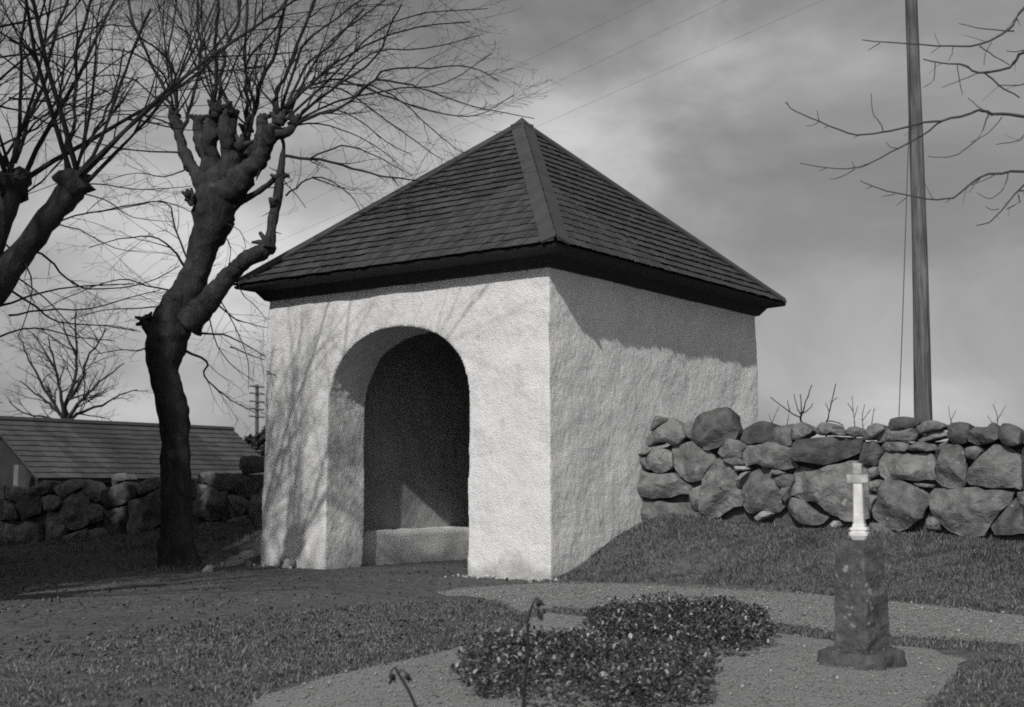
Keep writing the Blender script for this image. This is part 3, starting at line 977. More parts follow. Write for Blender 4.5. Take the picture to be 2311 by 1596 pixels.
def knob(S, c, rad, seed, sides=10):
    b = len(S.v)
    rings = 7
    for i in range(rings + 1):
        a = math.pi * i / rings
        for k in range(sides):
            w = 2 * math.pi * k / sides
            v = Vector((math.sin(a) * math.cos(w), math.sin(a) * math.sin(w), math.cos(a)))
            nz = mnoise.noise(v * 2.1 + Vector((seed, 0, 0))) * 0.6 + mnoise.noise(v * 5 + Vector((seed, 0, 0))) * 0.45
            S.v.append(c + v * rad * (1 + nz))
    for i in range(rings):
        for k in range(sides):
            S.f.append((b + i * sides + k, b + (i + 1) * sides + k, b + (i + 1) * sides + (k + 1) % sides, b + i * sides + (k + 1) % sides))

# --- the pollard beside the gate house
r = random.Random(21)
YT = 17.4
base1 = at(398, 1262, YT)
tree1 = empty('pollard_tree', Vector((base1.x, base1.y, float(gz(base1.x, base1.y)))))
tag(tree1, 'gnarled leaning pollard tree with a dark trunk left of the gate house', 'tree')
T = Soup()
def vt(lst, Y=YT):
    return [at(x, y, Y + dy) for x, y, _, dy in lst], [rr * .88 * Y / FPX for _, _, rr, _ in lst]
trunk_mesh(T, *vt([(402, 1300, 62, 0), (400, 1250, 50, 0), (398, 1170, 40, 0), (397, 1060, 37, 0), (395, 970, 37, 0), (382, 890, 38, 0), (370, 830, 40, 0), (378, 760, 52, 0), (402, 700, 50, 0), (425, 650, 42, 0), (447, 600, 35, 0), (462, 550, 39, 0), (479, 510, 48, 0), (485, 450, 55, 0), (495, 405, 52, 0), (505, 370, 40, 0)]), sides=20, gnarl=0.07)
trunk_mesh(T, *vt([(385, 790, 40, 0), (352, 755, 26, 0), (338, 735, 21, 0), (334, 716, 12, 0)]), sides=12, gnarl=0.14, seed=2)
trunk_mesh(T, *vt([(420, 730, 40, -.1), (462, 690, 30, -.15), (500, 640, 24, -.25), (530, 610, 22, -.3), (560, 583, 21, -.35), (590, 568, 22, -.35), (608, 552, 22, -.35)]), sides=14, gnarl=0.13, seed=3)
trunk_mesh(T, *vt([(606, 560, 20, -.35), (612, 520, 14, -.35), (620, 475, 14, -.35), (627, 440, 11, -.35), (632, 400, 12, -.35), (636, 360, 8, -.35), (640, 330, 6.5, -.38), (633, 308, 6, -.45), (622, 290, 7, -.5)]), sides=10, gnarl=0.2, seed=4)
trunk_mesh(T, *vt([(500, 480, 24, 0), (548, 452, 10, -.1), (590, 428, 7, -.2), (622, 402, 7, -.35)]), sides=8, gnarl=0.15, seed=5)
# limbs to the pollard heads
trunk_mesh(T, *vt([(470, 440, 34, 0), (445, 395, 22, .1), (425, 365, 17, .2), (412, 335, 15, .3), (400, 290, 13, .4), (390, 250, 11, .5)]), sides=10, gnarl=0.24, seed=6)
trunk_mesh(T, *vt([(490, 420, 40, 0), (478, 370, 25, -.1), (474, 320, 21, -.2), (480, 280, 19, -.2), (487, 245, 14, -.3)]), sides=12, gnarl=0.24, seed=7)
trunk_mesh(T, *vt([(500, 410, 38, 0), (530, 370, 30, .2), (548, 335, 16, .4), (556, 300, 11, .5)]), sides=10, gnarl=0.24, seed=8)
trunk_mesh(T, *vt([(505, 440, 44, 0), (550, 395, 34, -.2), (585, 352, 25, -.3), (606, 315, 21, -.4), (622, 285, 20, -.5), (632, 262, 14, -.5)]), sides=12, gnarl=0.24, seed=9)
trunk_mesh(T, *vt([(622, 300, 16, -.5), (645, 297, 13, -.5), (662, 284, 10, -.5), (668, 272, 6, -.5)]), sides=8, gnarl=0.2, seed=10)
trunk_mesh(T, *vt([(500, 420, 28, .3), (512, 360, 20, .5), (520, 300, 15, .7), (530, 250, 12, .8)]), sides=8, gnarl=0.2, seed=11)
trunk_mesh(T, *vt([(495, 410, 36, .1), (462, 345, 19, .2), (450, 300, 15, .3), (446, 270, 12, .3)]), sides=10, gnarl=.24, seed=12)
trunk_mesh(T, *vt([(515, 410, 36, -.1), (520, 350, 22, -.2), (508, 300, 17, -.3), (505, 268, 12, -.3)]), sides=10, gnarl=.24, seed=13)
trunk_mesh(T, *vt([(530, 410, 36, .1), (570, 345, 20, .1), (588, 305, 16, .1), (590, 262, 9, .1)]), sides=10, gnarl=.24, seed=14)
for (x, y, rr, dy, sd) in ((447, 272, 14, .3, 14), (506, 270, 15, -.3, 15), (590, 270, 12, .1, 16), (540, 330, 18, -.3, 17), (395, 265, 15, .45, 1), (487, 248, 22, -.3, 2), (556, 300, 16, .5, 3), (630, 268, 23, -.5, 4), (664, 280, 12, -.5, 5), (606, 556, 24, -.35, 6), (634, 400, 12, -.35, 7), (430, 450, 16, -.2, 8), (520, 255, 18, .7, 9), (334, 725, 20, 0, 10), (600, 330, 20, -.3, 11), (620, 470, 14, -.35, 12), (545, 598, 14, -.4, 13)):
    knob(T, at(x, y, YT + dy), .72 * rr * YT / FPX, sd)
    for q in range(6):                         # stubs of cut shoots, thickened at the foot
        dv_ = (rvec(r) * .8 + Vector((0, 0, .9 if y < 360 else .2))).normalized() * rr * YT / FPX
        ln_ = r.uniform(.7, 2.0)
        c_ = at(x, y, YT + dy)
        T.tube([c_, c_ + dv_ * .6 * ln_ + rvec(r) * .015, c_ + dv_ * ln_ + rvec(r) * .02], [.055, .036, r.uniform(.012, .028)], 7)
T.make('trunk', M['bark'], tree1, smooth=True)
S = Soup()
SH1 = [  # picture points, Y start, Y end, radius from, to
 ([(390,250),(368,201),(335,127),(311,77),(291,20),(275,-60)], .5, 1.3, 6, 3.5), ([(400,245),(395,168),(356,111),(318,84),(280,30)], .4, -.4, 5, 2),
 ([(410,310),(420,275),(432,241),(449,167),(452,94),(445,20),(450,-80)], .3, .6, 7, 4), ([(405,290),(390,190),(380,120),(395,40),(400,-60)], .4, 1.8, 5, 2.5),
 ([(482,230),(486,100),(492,27),(496,-90)], -.3, -.9, 7, 4), ([(494,235),(496,200),(509,114),(533,60),(539,10),(545,-90)], -.3, .3, 7, 4),
 ([(549,322),(559,251),(553,174),(556,33),(566,-80)], .4, .9, 7, 4), ([(556,290),(576,234),(590,181),(623,110),(643,20),(660,-70)], .5, -.2, 7.5, 4.5),
 ([(565,290),(572,230),(553,160),(580,110),(625,60),(640,20)], .3, -.6, 5, 3), ([(625,250),(620,218),(653,147),(703,20),(730,-60)], -.5, -1.2, 7, 4),
 ([(630,251),(714,181),(770,134),(850,90),(950,60),(1060,50)], -.5, .6, 6, 1.6), ([(657,285),(703,234),(770,188),(847,130),(880,60),(905,10)], -.5, -1.5, 6, 2),
 ([(662,282),(705,262),(770,241),(847,178),(871,157),(971,154),(1058,151),(1125,184)], -.5, -1.8, 6, 1.4),
 ([(800,220),(847,182),(917,191),(954,201),(1005,221),(1088,245),(1206,268)], -1.2, -2.0, 4, 1.2),
 ([(640,255),(700,195),(770,181),(864,214),(938,241),(1031,261),(1092,255),(1159,214)], -.5, .5, 4.5, 1.1),
 ([(700,200),(770,201),(871,271),(958,335),(1001,362)], -.4, .9, 3.2, 1.0), ([(760,190),(837,194),(904,228),(971,288),(1031,338),(1055,346)], -.6, -1.6, 3.2, 1.0),
 ([(636,352),(700,358),(770,372),(837,392),(884,400),(934,407)], -.35, -.9, 5, 2), ([(884,400),(900,420)], -.8, -.85, 2.5, 1.5),
 ([(700,358),(770,330),(830,345),(890,375),(930,398)], -.5, -1.3, 3, 1.2),
 ([(645,442),(680,415),(707,402),(740,405),(790,440),(815,480)], -.35, .2, 3.5, 1), ([(707,402),(760,420),(800,430)], -.2, -.6, 2.5, 1),
 ([(630,400),(660,430),(690,470)], -.35, -.8, 2.5, 1), ([(440,753),(502,756),(549,776),(600,806)], 0, -.5, 4, 1.4), ([(519,783),(560,800),(598,813)], -.2, -.4, 2.5, 1),
 ([(415,790),(466,816),(459,840),(479,870),(523,904),(575,932)], 0, .5, 4.5, 1.2), ([(482,679),(523,716),(560,730),(604,740)], -.2, .3, 3, 1),
 ([(490,660),(510,700),(540,760),(560,820),(560,880)], -.2, .6, 2.2, .8), ([(470,700),(490,780),(530,830),(575,860)], -.1, .7, 2.2, .8),
 ([(530,612),(545,660),(575,690),(602,722)], -.3, -.1, 2.2, .8), ([(500,520),(520,560),(515,600)], .1, .4, 2, 1), ([(495,500),(540,520),(555,560)], 0, -.5, 2, .8),
 ([(415,600),(385,560),(340,535),(270,540),(200,560)], 0, -.6, 4, 1.2), ([(425,590),(395,520),(385,470),(360,455),(300,465),(220,480)], 0, .4, 3.5, 1.2),
 ([(400,290),(340,265),(270,258),(180,275)], .4, -.3, 3.2, 1.2), ([(410,345),(340,342),(240,330),(150,300)], .2, .9, 3.2, 1.2), ([(425,380),(370,400),(310,390),(230,410)], .1, -.8, 2.6, 1),
 ([(395,660),(330,645),(270,630),(180,660),(90,700)], 0, -1, 3, 1.2), ([(380,690),(320,695),(240,700),(160,720)], 0, .8, 2.6, 1), ([(350,770),(320,790),(270,790),(210,800)], 0, .4, 2.6, 1),
 ([(395,250),(350,220),(300,180),(230,170),(150,190)], .4, 1.6, 4, 1.4), ([(390,250),(370,170),(300,120),(220,110)], .4, -.6, 4, 1.4),
 ([(640,260),(690,150),(760,90),(820,20)], -.5, .8, 5, 2.4), ([(632,262),(680,110),(760,40),(850,-20)], -.5, -1.4, 5, 2.4), ([(650,280),(740,210),(840,120),(960,110),(1080,80)], -.5, 1.2, 4.5, 1.3),
 ([(645,270),(760,160),(850,70),(960,30),(1100,20)], -.5, -1.0, 4.5, 1.3), ([(660,280),(760,230),(900,200),(1000,190),(1110,120)], -.5, .2, 4, 1.2), ([(650,270),(720,120),(800,50),(900,-20)], -.5, .3, 5, 2),
 ([(660,285),(720,280),(790,300),(860,340),(900,372)], -.5, -1.0, 3, 1), ([(668,278),(740,250),(800,265),(870,320),(930,350)], -.5, .4, 3, 1),
]
for vp, y0, y1, ra, rb in SH1:
    big = ra > 4.4
    shoot(S, vp, YT + y0, YT + y1, ra * .82, rb * .75, r, level=2 if ra > 3.4 else 1, kids=5.5, ml=0.9, lift=0.05 if vp[-1][1] < vp[0][1] else -0.02)
for (x, y, dy) in ((395, 262, .45), (487, 240, -.3), (556, 290, .5), (632, 262, -.5), (525, 250, .7)):
    for _ in range(4):
        d = Vector((r.uniform(-.9, .9), r.uniform(-.9, .9), 1)).normalized()
        twig(S, at(x, y, YT + dy), d, r.uniform(1.4, 2.8), r.uniform(.010, .018), 2, r, 0.0, 3.0, 0.18)
for k in range(16):                            # spurs on the knuckled side branch
    x, y = random.Random(k).choice([(606, 556), (612, 520), (622, 470), (630, 420), (634, 390), (550, 590), (590, 345), (580, 400), (430, 470)])
    twig(S, at(x, y, YT - .35), rvec(r), r.uniform(.1, .25), .012, 0, r)
S.make('crown', M['twig'], tree1)

# --- the pollard at the left edge, nearer
YL = 12.6
def pollard(name, label, base, heads, fork, nsh, seed, vshoots=(), Yv=YL, sl=(1.8, 3.4), spread=0.8, kids=2.4, thin=1.0, limb_r=.13):
    r = random.Random(seed)
    t = empty(name, base)
    tag(t, label, 'tree')
    T = Soup()
    trunk_mesh(T, [base + Vector((0, 0, -.2)), base + Vector((0, 0, .3)), base.lerp(fork, .5) + Vector((.06, 0, 0)), fork], [.42, .31, .26, .25], sides=16, gnarl=.08, seed=seed)
    for i, h in enumerate(heads):
        mid = fork.lerp(h, .5) + Vector((0, 0, -.12))
        trunk_mesh(T, [fork + Vector((0, 0, -.15)), mid, h], [.2, limb_r, limb_r * .9], sides=10, gnarl=.14, seed=seed + i)
        knob(T, h, limb_r * 1.35, seed + i)
    T.make('trunk', M['bark'], t, smooth=True)
    S = Soup()
    for vp, y0, y1, ra, rb in vshoots:
        shoot(S, vp, Yv + y0, Yv + y1, ra * .68, rb * .68, r, level=2, kids=4.2, ml=.8, lift=0.02)
    for h in heads:
        for _ in range(nsh):
            out = Vector((h.x - fork.x, h.y - fork.y, 0)) * r.uniform(.2, 1.1)
            d = (Vector((r.uniform(-spread, spread), r.uniform(-spread, spread), 1)) + out * .6).normalized()
            twig(S, h + rvec(r) * .08, d, r.uniform(*sl), r.uniform(.016, .032) * thin, 2, r, 0.02, kids, .13)
    S.make('crown', M['twig'], t)
    return t
b2 = Vector((-5.75, 12.9, float(gz(-5.75, 12.9))))
SH2 = [
 ([(147,395),(150,340),(167,268),(172,190),(174,100),(201,20),(215,-60)], 0, .3, 8, 5), ([(174,402),(208,352),(268,208),(311,84),(340,20)], 0, -.3, 8, 4.5),
 ([(160,400),(190,340),(230,270),(260,200),(280,110)], 0, .6, 6, 3), ([(33,368),(67,268),(104,167),(117,100),(140,30),(170,-40)], .2, .6, 8, 4.5), ([(20,400),(40,300),(50,200),(45,100),(60,0)], .2, -.4, 8, 5),
 ([(20,221),(90,228),(167,238),(240,250),(330,250)], -.3, -.1, 4.5, 1.5), ([(0,180),(60,130),(130,90),(220,60),(300,60)], 0, .5, 5, 2), ([(0,330),(80,290),(160,220),(230,160),(330,90)], .3, 1.0, 4.5, 2),
 ([(168,415),(240,418),(330,428),(432,420)], 0, .8, 3.5, 1.2), ([(90,519),(167,489),(268,469),(365,455),(432,479)], .2, .9, 4, 1.4), ([(160,430),(234,450),(300,490),(390,500)], .1, .5, 3, 1),
 ([(67,562),(110,585),(150,629),(201,652),(318,642),(405,600)], .2, 1.2, 5, 1.6), ([(0,690),(100,660),(201,645),(300,640)], .3, .9, 5, 1.5), ([(20,712),(100,699),(201,696),(301,669),(362,655)], .3, 1.1, 4.5, 1.4),
 ([(0,640),(84,696),(134,726),(230,735),(318,749)], .4, 1.2, 5, 1.4), ([(0,600),(60,640),(120,690),(180,760),(230,800)], .3, -.2, 4, 1.4), ([(0,760),(80,740),(170,760),(260,770)], .4, .8, 4, 1.4),
 ([(0,240),(70,260),(150,300),(234,328),(335,342)], .1, .8, 4, 1.4), ([(20,90),(120,140),(220,200),(300,230)], 0, .7, 4, 1.4), ([(0,130),(100,120),(200,140),(290,150)], -.3, .4, 4, 1.5),
 ([(84,496),(180,520),(260,560),(330,570)], .1, .9, 3, 1), ([(0,540),(60,600),(70,680),(40,760)], .2, -.4, 4, 1.5),
 ([(10,460),(20,380),(60,300),(130,230),(180,120)], .2, -.5, 6, 3), ([(0,60),(80,40),(160,10)], 0, .3, 5, 2.5), ([(0,480),(70,430),(140,360),(180,280),(250,230)], .4, 1, 5, 2),
]
fork2 = Vector((-5.45, 12.75, 2.75))
heads2 = [at(168, 418, YL), at(30, 420, YL + .2), Vector((-5.9, 12.2, 4.0)), Vector((-5.5, 13.3, 4.1)), Vector((-6.3, 12.9, 3.9))]
pollard('pollard_tree', 'bare pollard tree at the left edge, its branches spreading over the corner of the sky', b2, heads2, fork2, 6, 31, SH2, YL, sl=(1.8, 3.8), spread=.75)
# --- pollards in the same row beyond the left edge; their shade falls on the road and the wall
def row_tree(x, y, seed, label, n=12, hs=5, hr=.55, z0=3.7, kids=2.8, sl=(2.0, 3.8), spread=.8, limb_r=.14):
    rr = random.Random(seed)
    b = Vector((x, y, float(gz(x, y))))
    heads = [Vector((x + math.cos(k * 2 * math.pi / hs + seed) * hr * rr.uniform(.7, 1.3), y + math.sin(k * 2 * math.pi / hs + seed) * hr * rr.uniform(.7, 1.3), z0 + rr.uniform(-.2, .5))) for k in range(hs)]
    pollard('pollard_tree', label, b, heads, Vector((x, y, z0 - 1.0)), n, seed, spread=spread, kids=kids, sl=sl, limb_r=limb_r, thin=1.15)
row_tree(-6.2, 8.6, 43, 'bare pollard tree outside the left edge, the one nearest the camera', 7, 5, .7, 3.9, 1.8, (2.0, 4.0), .75)
row_tree(-9.0, 10.8, 44, 'bare pollard tree outside the left edge, second from the camera', 12, 6, .7)
# --- tree beyond the right edge, its twigs in front of the pole
YR = 9.3
def v3(*p): return [(1540 + a * .335, b * .335) for a, b in p]
rb_ = Vector((5.35, 9.6, float(gz(5.35, 9.6))))
tr = empty('bare_tree', rb_)
tag(tr, 'bare tree at the right edge reaching thin twigs across the pole', 'tree')
T = Soup()
trunk_mesh(T, [rb_ + Vector((0, 0, -.2)), rb_ + Vector((0, 0, .4)), rb_ + Vector((.03, 0, 1.6)), rb_ + Vector((-.05, 0, 3.0)), rb_ + Vector((.05, .1, 4.6)), rb_ + Vector((.0, 0, 6.0))], [.24, .17, .14, .12, .09, .05], sides=12, gnarl=.06, seed=51)
T.make('trunk', M['bark'], tr, smooth=True)
S = Soup()
r = random.Random(77)
SHR = [
 (v3((2700,560),(2450,760),(2270,780),(2080,760),(1990,750),(1800,800),(1620,830),(1400,880),(1230,910),(1060,880),(920,820),(760,750),(690,690)), 6, 1.2),
 (v3((1350,880),(1330,830),(1280,760),(1270,630)), 2.0, 1), (v3((920,820),(905,745)), 1.4, .9), (v3((920,820),(880,845),(830,850)), 1.4, .8), (v3((980,850),(950,865)), 1.3, .8), (v3((1200,905),(1150,930)), 1.3, .8),
 (v3((1740,820),(1600,920),(1400,1030),(1240,1110),(1160,1135),(970,1130),(790,1100)), 3.2, 1.1), (v3((1160,1140),(1050,1200),(990,1205)), 1.7, .9), (v3((1450,1000),(1400,990),(1370,960)), 1.5, .8), (v3((970,1130),(920,1155)), 1.4, .8), (v3((1160,1135),(1140,1090)), 1.3, .8),
 (v3((2700,1020),(2450,1130),(2270,1160),(2100,1165),(1970,1210),(1820,1330),(1650,1340),(1430,1300),(1280,1255),(1195,1215)), 5.5, 1.1), (v3((1430,1310),(1340,1325)), 1.5, .8), (v3((1510,1330),(1440,1385)), 1.6, .8), (v3((1280,1255),(1235,1270)), 1.3, .8), (v3((1820,1330),(1770,1365)), 1.4, .8),
 (v3((2650,-300),(2400,-60),(2270,90),(2200,200),(2000,300),(1800,310),(1500,295),(1210,270)), 6, 1.4), (v3((1330,290),(1250,340)), 1.5, .9), (v3((1820,310),(1815,360),(1790,410)), 1.6, .9), (v3((2000,310),(2100,380),(2200,440)), 2.2, 1.2), (v3((2230,210),(2050,200),(1860,160)), 2.5, 1), (v3((1740,310),(1670,360)), 1.3, .8),
 (v3((2650,120),(2400,300),(2270,370),(2200,450),(2000,490),(1890,435),(1790,435),(1620,400)), 6.5, 1.6), (v3((1850,440),(1870,570),(1885,640)), 1.8, .9), (v3((1700,420),(1690,540),(1620,590)), 1.8, 1), (v3((2000,490),(1880,540),(1750,590)), 1.8, .9), (v3((2030,490),(2130,575),(2270,660)), 3, 2), (v3((2080,290),(2040,360),(2030,440)), 1.6, .9), (v3((2300,340),(2230,350),(2180,345)), 2, 1),
 (v3((2060,770),(1990,930),(1850,1040),(1750,1060),(1650,1055)), 2.4, 1), (v3((2150,790),(2050,900),(1940,960)), 1.8, .9), (v3((2060,770),(1980,710),(1920,660)), 2.0, 1),
 (v3((2500,1100),(2350,1200),(2270,1270),(2150,1420),(2060,1500),(1980,1520)), 4, 1.2), (v3((2130,1410),(2080,1415),(2040,1390)), 1.6, .9), (v3((2190,1170),(2160,1270),(2070,1340),(1980,1300)), 2.0, .9), (v3((2400,1280),(2270,1360),(2180,1410)), 3, 1.4), (v3((2100,1180),(1990,1230),(1930,1250)), 1.6, .8), (v3((2450,920),(2270,950),(2110,975)), 2.6, 1), (v3((2500,560),(2270,575),(2120,575)), 2.6, 1.2),
]
for i, (vp, ra, rb) in enumerate(SHR):
    off = 0.5 * math.sin(i * 2.3)
    if vp[0][0] > 2340:                        # main branches leave the trunk, which stands outside the view
        vp = [(1155 + rb_.x / (YR + .1) * FPX, vp[0][1] + 70)] + vp
        ra *= 1.25
    shoot(S, vp, YR + (0.1 if len(vp) > 6 else 0), YR + (off if len(vp) > 6 else 0), ra * .78, rb * .85, r, level=0, kids=1.3 if ra > 3 else 0.5, ml=.2, sides=5)
for _ in range(16):
    z = r.uniform(2.6, 6)
    d = Vector((r.uniform(-.2, 1), r.uniform(-1, 1), r.uniform(.2, .9))).normalized()
    twig(S, rb_ + Vector((0, 0, z)), d, r.uniform(1.2, 2.4), .022, 2, r, .03, 1.6, .15)
S.make('crown', M['greytwig'], tr)

# --- unseen spruces left of the view, added to cast deep shade on the left wall
def spruce(label, x, y, h, rad, seed):
    rr = np.random.default_rng(seed)
    b = Vector((x, y, float(gz(x, y))))
    t = empty('shade_spruce', b)
    tag(t, label, 'tree', 'added shade spruces left of the view')
    S = Soup(); S.tube([b + Vector((0, 0, -.2)), b + Vector((0, 0, h * .5)), b + Vector((0, 0, h * .98))], [.2, .13, .02], 8)
    S.make('trunk', M['bark'], t, smooth=True)
    n = 26000
    u = rr.random(n) ** 1.2
    z = .5 + u * (h - .5)
    tier = .72 + .28 * np.abs(np.sin(z * 5.2 + seed))
    rr_ = rad * (1 - u ** 2.2) * tier * rr.uniform(.15, 1, n) ** .5
    an = rr.uniform(0, 2 * np.pi, n)
    p = np.stack([b.x + np.cos(an) * rr_, b.y + np.sin(an) * rr_, b.z + z - rr_ * .25], 1)
    a = np.stack([np.cos(an), np.sin(an), rr.uniform(-.5, .1, n)], 1)
    c = np.stack([-np.sin(an), np.cos(an), rr.uniform(-.4, .4, n)], 1)
    ln = rr.uniform(.14, .28, n)[:, None]
    v = np.stack([p - c * ln * .3, p + c * ln * .3, p + a * ln], 1).reshape(-1, 3)
    link('foliage', mesh_np('foliage', v, np.arange(n * 3).reshape(-1, 3)), M['needle'], t)
spruce('dense spruce added for shade outside the left edge, nearest to the pollards', -7.9, 15.6, 8.5, 1.55, 1)
spruce('tall narrow spruce added for shade outside the left edge, nearest to the camera', -7.3, 11.9, 10.5, 1.35, 4)
spruce('dense spruce added for shade outside the left edge, the broad middle one', -10.0, 17.0, 8.5, 2.1, 2)
spruce('dense spruce added for shade outside the left edge, nearest to the shaded wall', -11.4, 18.4, 8.5, 2.3, 3)

# --- far bare tree behind the shed
r = random.Random(5)
fb = at(150, 1060, 52); fb.z = float(gz(fb.x, fb.y))
ft = empty('bare_tree', fb)
tag(ft, 'round-crowned bare tree rising behind the shed roof', 'tree')
T = Soup()
ftop = at(148, 945, 52)
T.tube([fb + Vector((0, 0, -.3)), fb.lerp(ftop, .5), ftop], [.42, .32, .26], 10)
T.make('trunk', M['twig'], ft, smooth=True)
S = Soup()
def far_limb(pts, ra, rb):
    shoot(S, pts, 52, 52 + r.uniform(-1.2, 1.2), ra, rb, r, level=2, kids=2.6, ml=2.0, lift=.03, sides=5)
far_limb([(148, 950), (152, 900), (168, 850), (172, 790), (170, 730), (172, 700)], 7, 1.2)
far_limb([(148, 950), (140, 900), (130, 850), (118, 800), (108, 760)], 6, 1.2)
far_limb([(146, 950), (120, 920), (95, 900), (70, 880), (45, 860)], 5, 1.2)
far_limb([(146, 945), (110, 890), (80, 840), (60, 800), (50, 770)], 5, 1.2)
far_limb([(152, 950), (176, 915), (200, 885), (240, 850), (280, 820)], 6, 1.2)
far_limb([(160, 900), (185, 860), (195, 810), (225, 770), (240, 740)], 5, 1.2)
far_limb([(155, 950), (185, 930), (230, 915), (270, 890), (310, 880)], 5, 1.2)
far_limb([(130, 850), (100, 790), (70, 750)], 3.5, 1)
far_limb([(170, 800), (150, 760), (140, 720)], 3.5, 1)
far_limb([(146, 950), (90, 940), (50, 930), (20, 905)], 4, 1)
S.make('crown', M['twig'], ft)

# ------------------------------------------------------------------ shed behind the left wall
R0, R1_ = at(-25, 948, 36.0), at(522, 970, 42.6)
R1_.z = R0.z
rd = (R1_ - R0).normalized()
pd = Vector((rd.y, -rd.x, 0))
shed = empty('shed', Vector(((R0.x + R1_.x) / 2, (R0.y + R1_.y) / 2, -1.1)))
tag(shed, 'low shed with a long shingled gable roof behind the shaded wall', 'shed')
EH, RUN = 1.62, 2.55
S = Soup()
e0, e1 = R0 + pd * RUN - Vector((0, 0, EH)), R1_ + pd * RUN - Vector((0, 0, EH))
g0, g1 = R0 - pd * RUN - Vector((0, 0, EH)), R1_ - pd * RUN - Vector((0, 0, EH))
dn = Vector((0, 0, -.10))
S.v = [R0, R1_, e0, e1, g0, g1, R0 + dn, R1_ + dn, e0 + dn, e1 + dn, g0 + dn, g1 + dn]
S.f = [(0, 2, 3, 1), (0, 1, 5, 4), (6, 7, 9, 8), (7, 6, 10, 11), (2, 8, 9, 3), (4, 5, 11, 10), (0, 6, 8, 2), (0, 4, 10, 6), (1, 3, 9, 7), (1, 7, 11, 5)]
sroof = S.make('roof', M['tar'], shed)
def noinv(o): o.matrix_parent_inverse = Matrix.Identity(4); return o
rows = 11
sl_ = (e0 - R0)
slope_n = sl_.normalized().cross(rd).normalized()
if slope_n.z < 0: slope_n = -slope_n
ln_ = (R1_ - R0).length
rs = random.Random(9)
for i in range(rows):                           # courses of shingles on the slope in view
    S = Soup()
    a0 = sl_ * (i / rows)
    a1 = sl_ * ((i + 1.15) / rows)
    x = -0.05
    while x < ln_ + .05:
        w = rs.uniform(.25, .5)
        x2 = min(x + w - .01, ln_ + .05)
        j = sl_.normalized() * rs.uniform(-.015, .02)
        p = [R0 + rd * x + a1 + j, R0 + rd * x2 + a1 + j, R0 + rd * x2 + a0, R0 + rd * x + a0]
        S.hexa([p[0] + slope_n * .03, p[1] + slope_n * .03, p[2] + slope_n * .004, p[3] + slope_n * .004, p[0] + slope_n * .06, p[1] + slope_n * .06, p[2] + slope_n * .03, p[3] + slope_n * .03])
        x += w
    noinv(S.make('shingle_course', M['shedroof'], sroof))
S = Soup()
S.tube([R0 + Vector((0, 0, .05)) - rd * .05, R1_ + Vector((0, 0, .05)) + rd * .05], [.09, .09], 6)
noinv(S.make('ridge_board', M['hip'], sroof))
S = Soup()
a = R0 + rd * .5; b = R1_ - rd * .5
c = (a + b) / 2
zb, zt = -1.1, R0.z - EH - .02
S.box(Vector((c.x, c.y, (zb + zt) / 2)), rd * ((b - a).length / 2), pd * (RUN - .4), Vector((0, 0, (zt - zb) / 2)))
S.v += [Vector((a.x, a.y, zt)) + pd * (RUN - .4), Vector((a.x, a.y, zt)) - pd * (RUN - .4), R0 + rd * .5 + dn * 2]
S.f.append((8, 9, 10))
S.make('wall', M['shedwall'], shed)
S = Soup()
pp = at(43, 1105, 35.0)
S.box(Vector((pp.x, pp.y, .3)), rd * .11, pd * .11, Vector((0, 0, 1.35)))
S.make('post', M['shedpost'], shed)

# ------------------------------------------------------------------ poles and wires
pb_ = at(2083, 947, 17.2)
pole = empty('utility_pole', Vector((pb_.x, pb_.y, float(gz(pb_.x, pb_.y)))))
tag(pole, 'tall weathered wooden pole standing behind the right stone wall', 'pole')
S = Soup()
pl = [Vector((pb_.x, pb_.y, -0.6)), at(2083, 947, 17.2), at(2074, 533, 17.2), at(2056, 10, 17.2), at(2048, -260, 17.2)]
trunk_mesh(S, pl, [.124, .118, .100, .081, .074], sides=14, gnarl=.012, seed=8)
S.make('shaft', M['pole'], pole, smooth=True)
S = Soup()
S.box(pl[-1] + Vector((0, 0, -.35)), Vector((.75, .1, 0)), Vector((-.006, .045, 0)), Vector((0, 0, .055)))
S.make('crossarm', M['pole'], pole)
for sx in (-.65, -.25, .25, .65):
    S = Soup()
    q = pl[-1] + Vector((sx, sx * .13, -.29))
    S.tube([q, q + Vector((0, 0, .05)), q + Vector((0, 0, .10)), q + Vector((0, 0, .16)), q + Vector((0, 0, .18))], [.012, .035, .028, .035, .015], 8)
    S.make('insulator', M['marble'], pole, smooth=True)
S = Soup()
g = [at(2028, 942, 16.4), at(2037, 700, 16.6), at(2050, 300, 16.9), at(2052, 20, 17.1)]
S.tube(g, [.006] * 4, 5)
o = S.make('guy_wire', M['wire'], None)
tag(o, 'thin guy wire running up beside the wooden pole', 'wire')

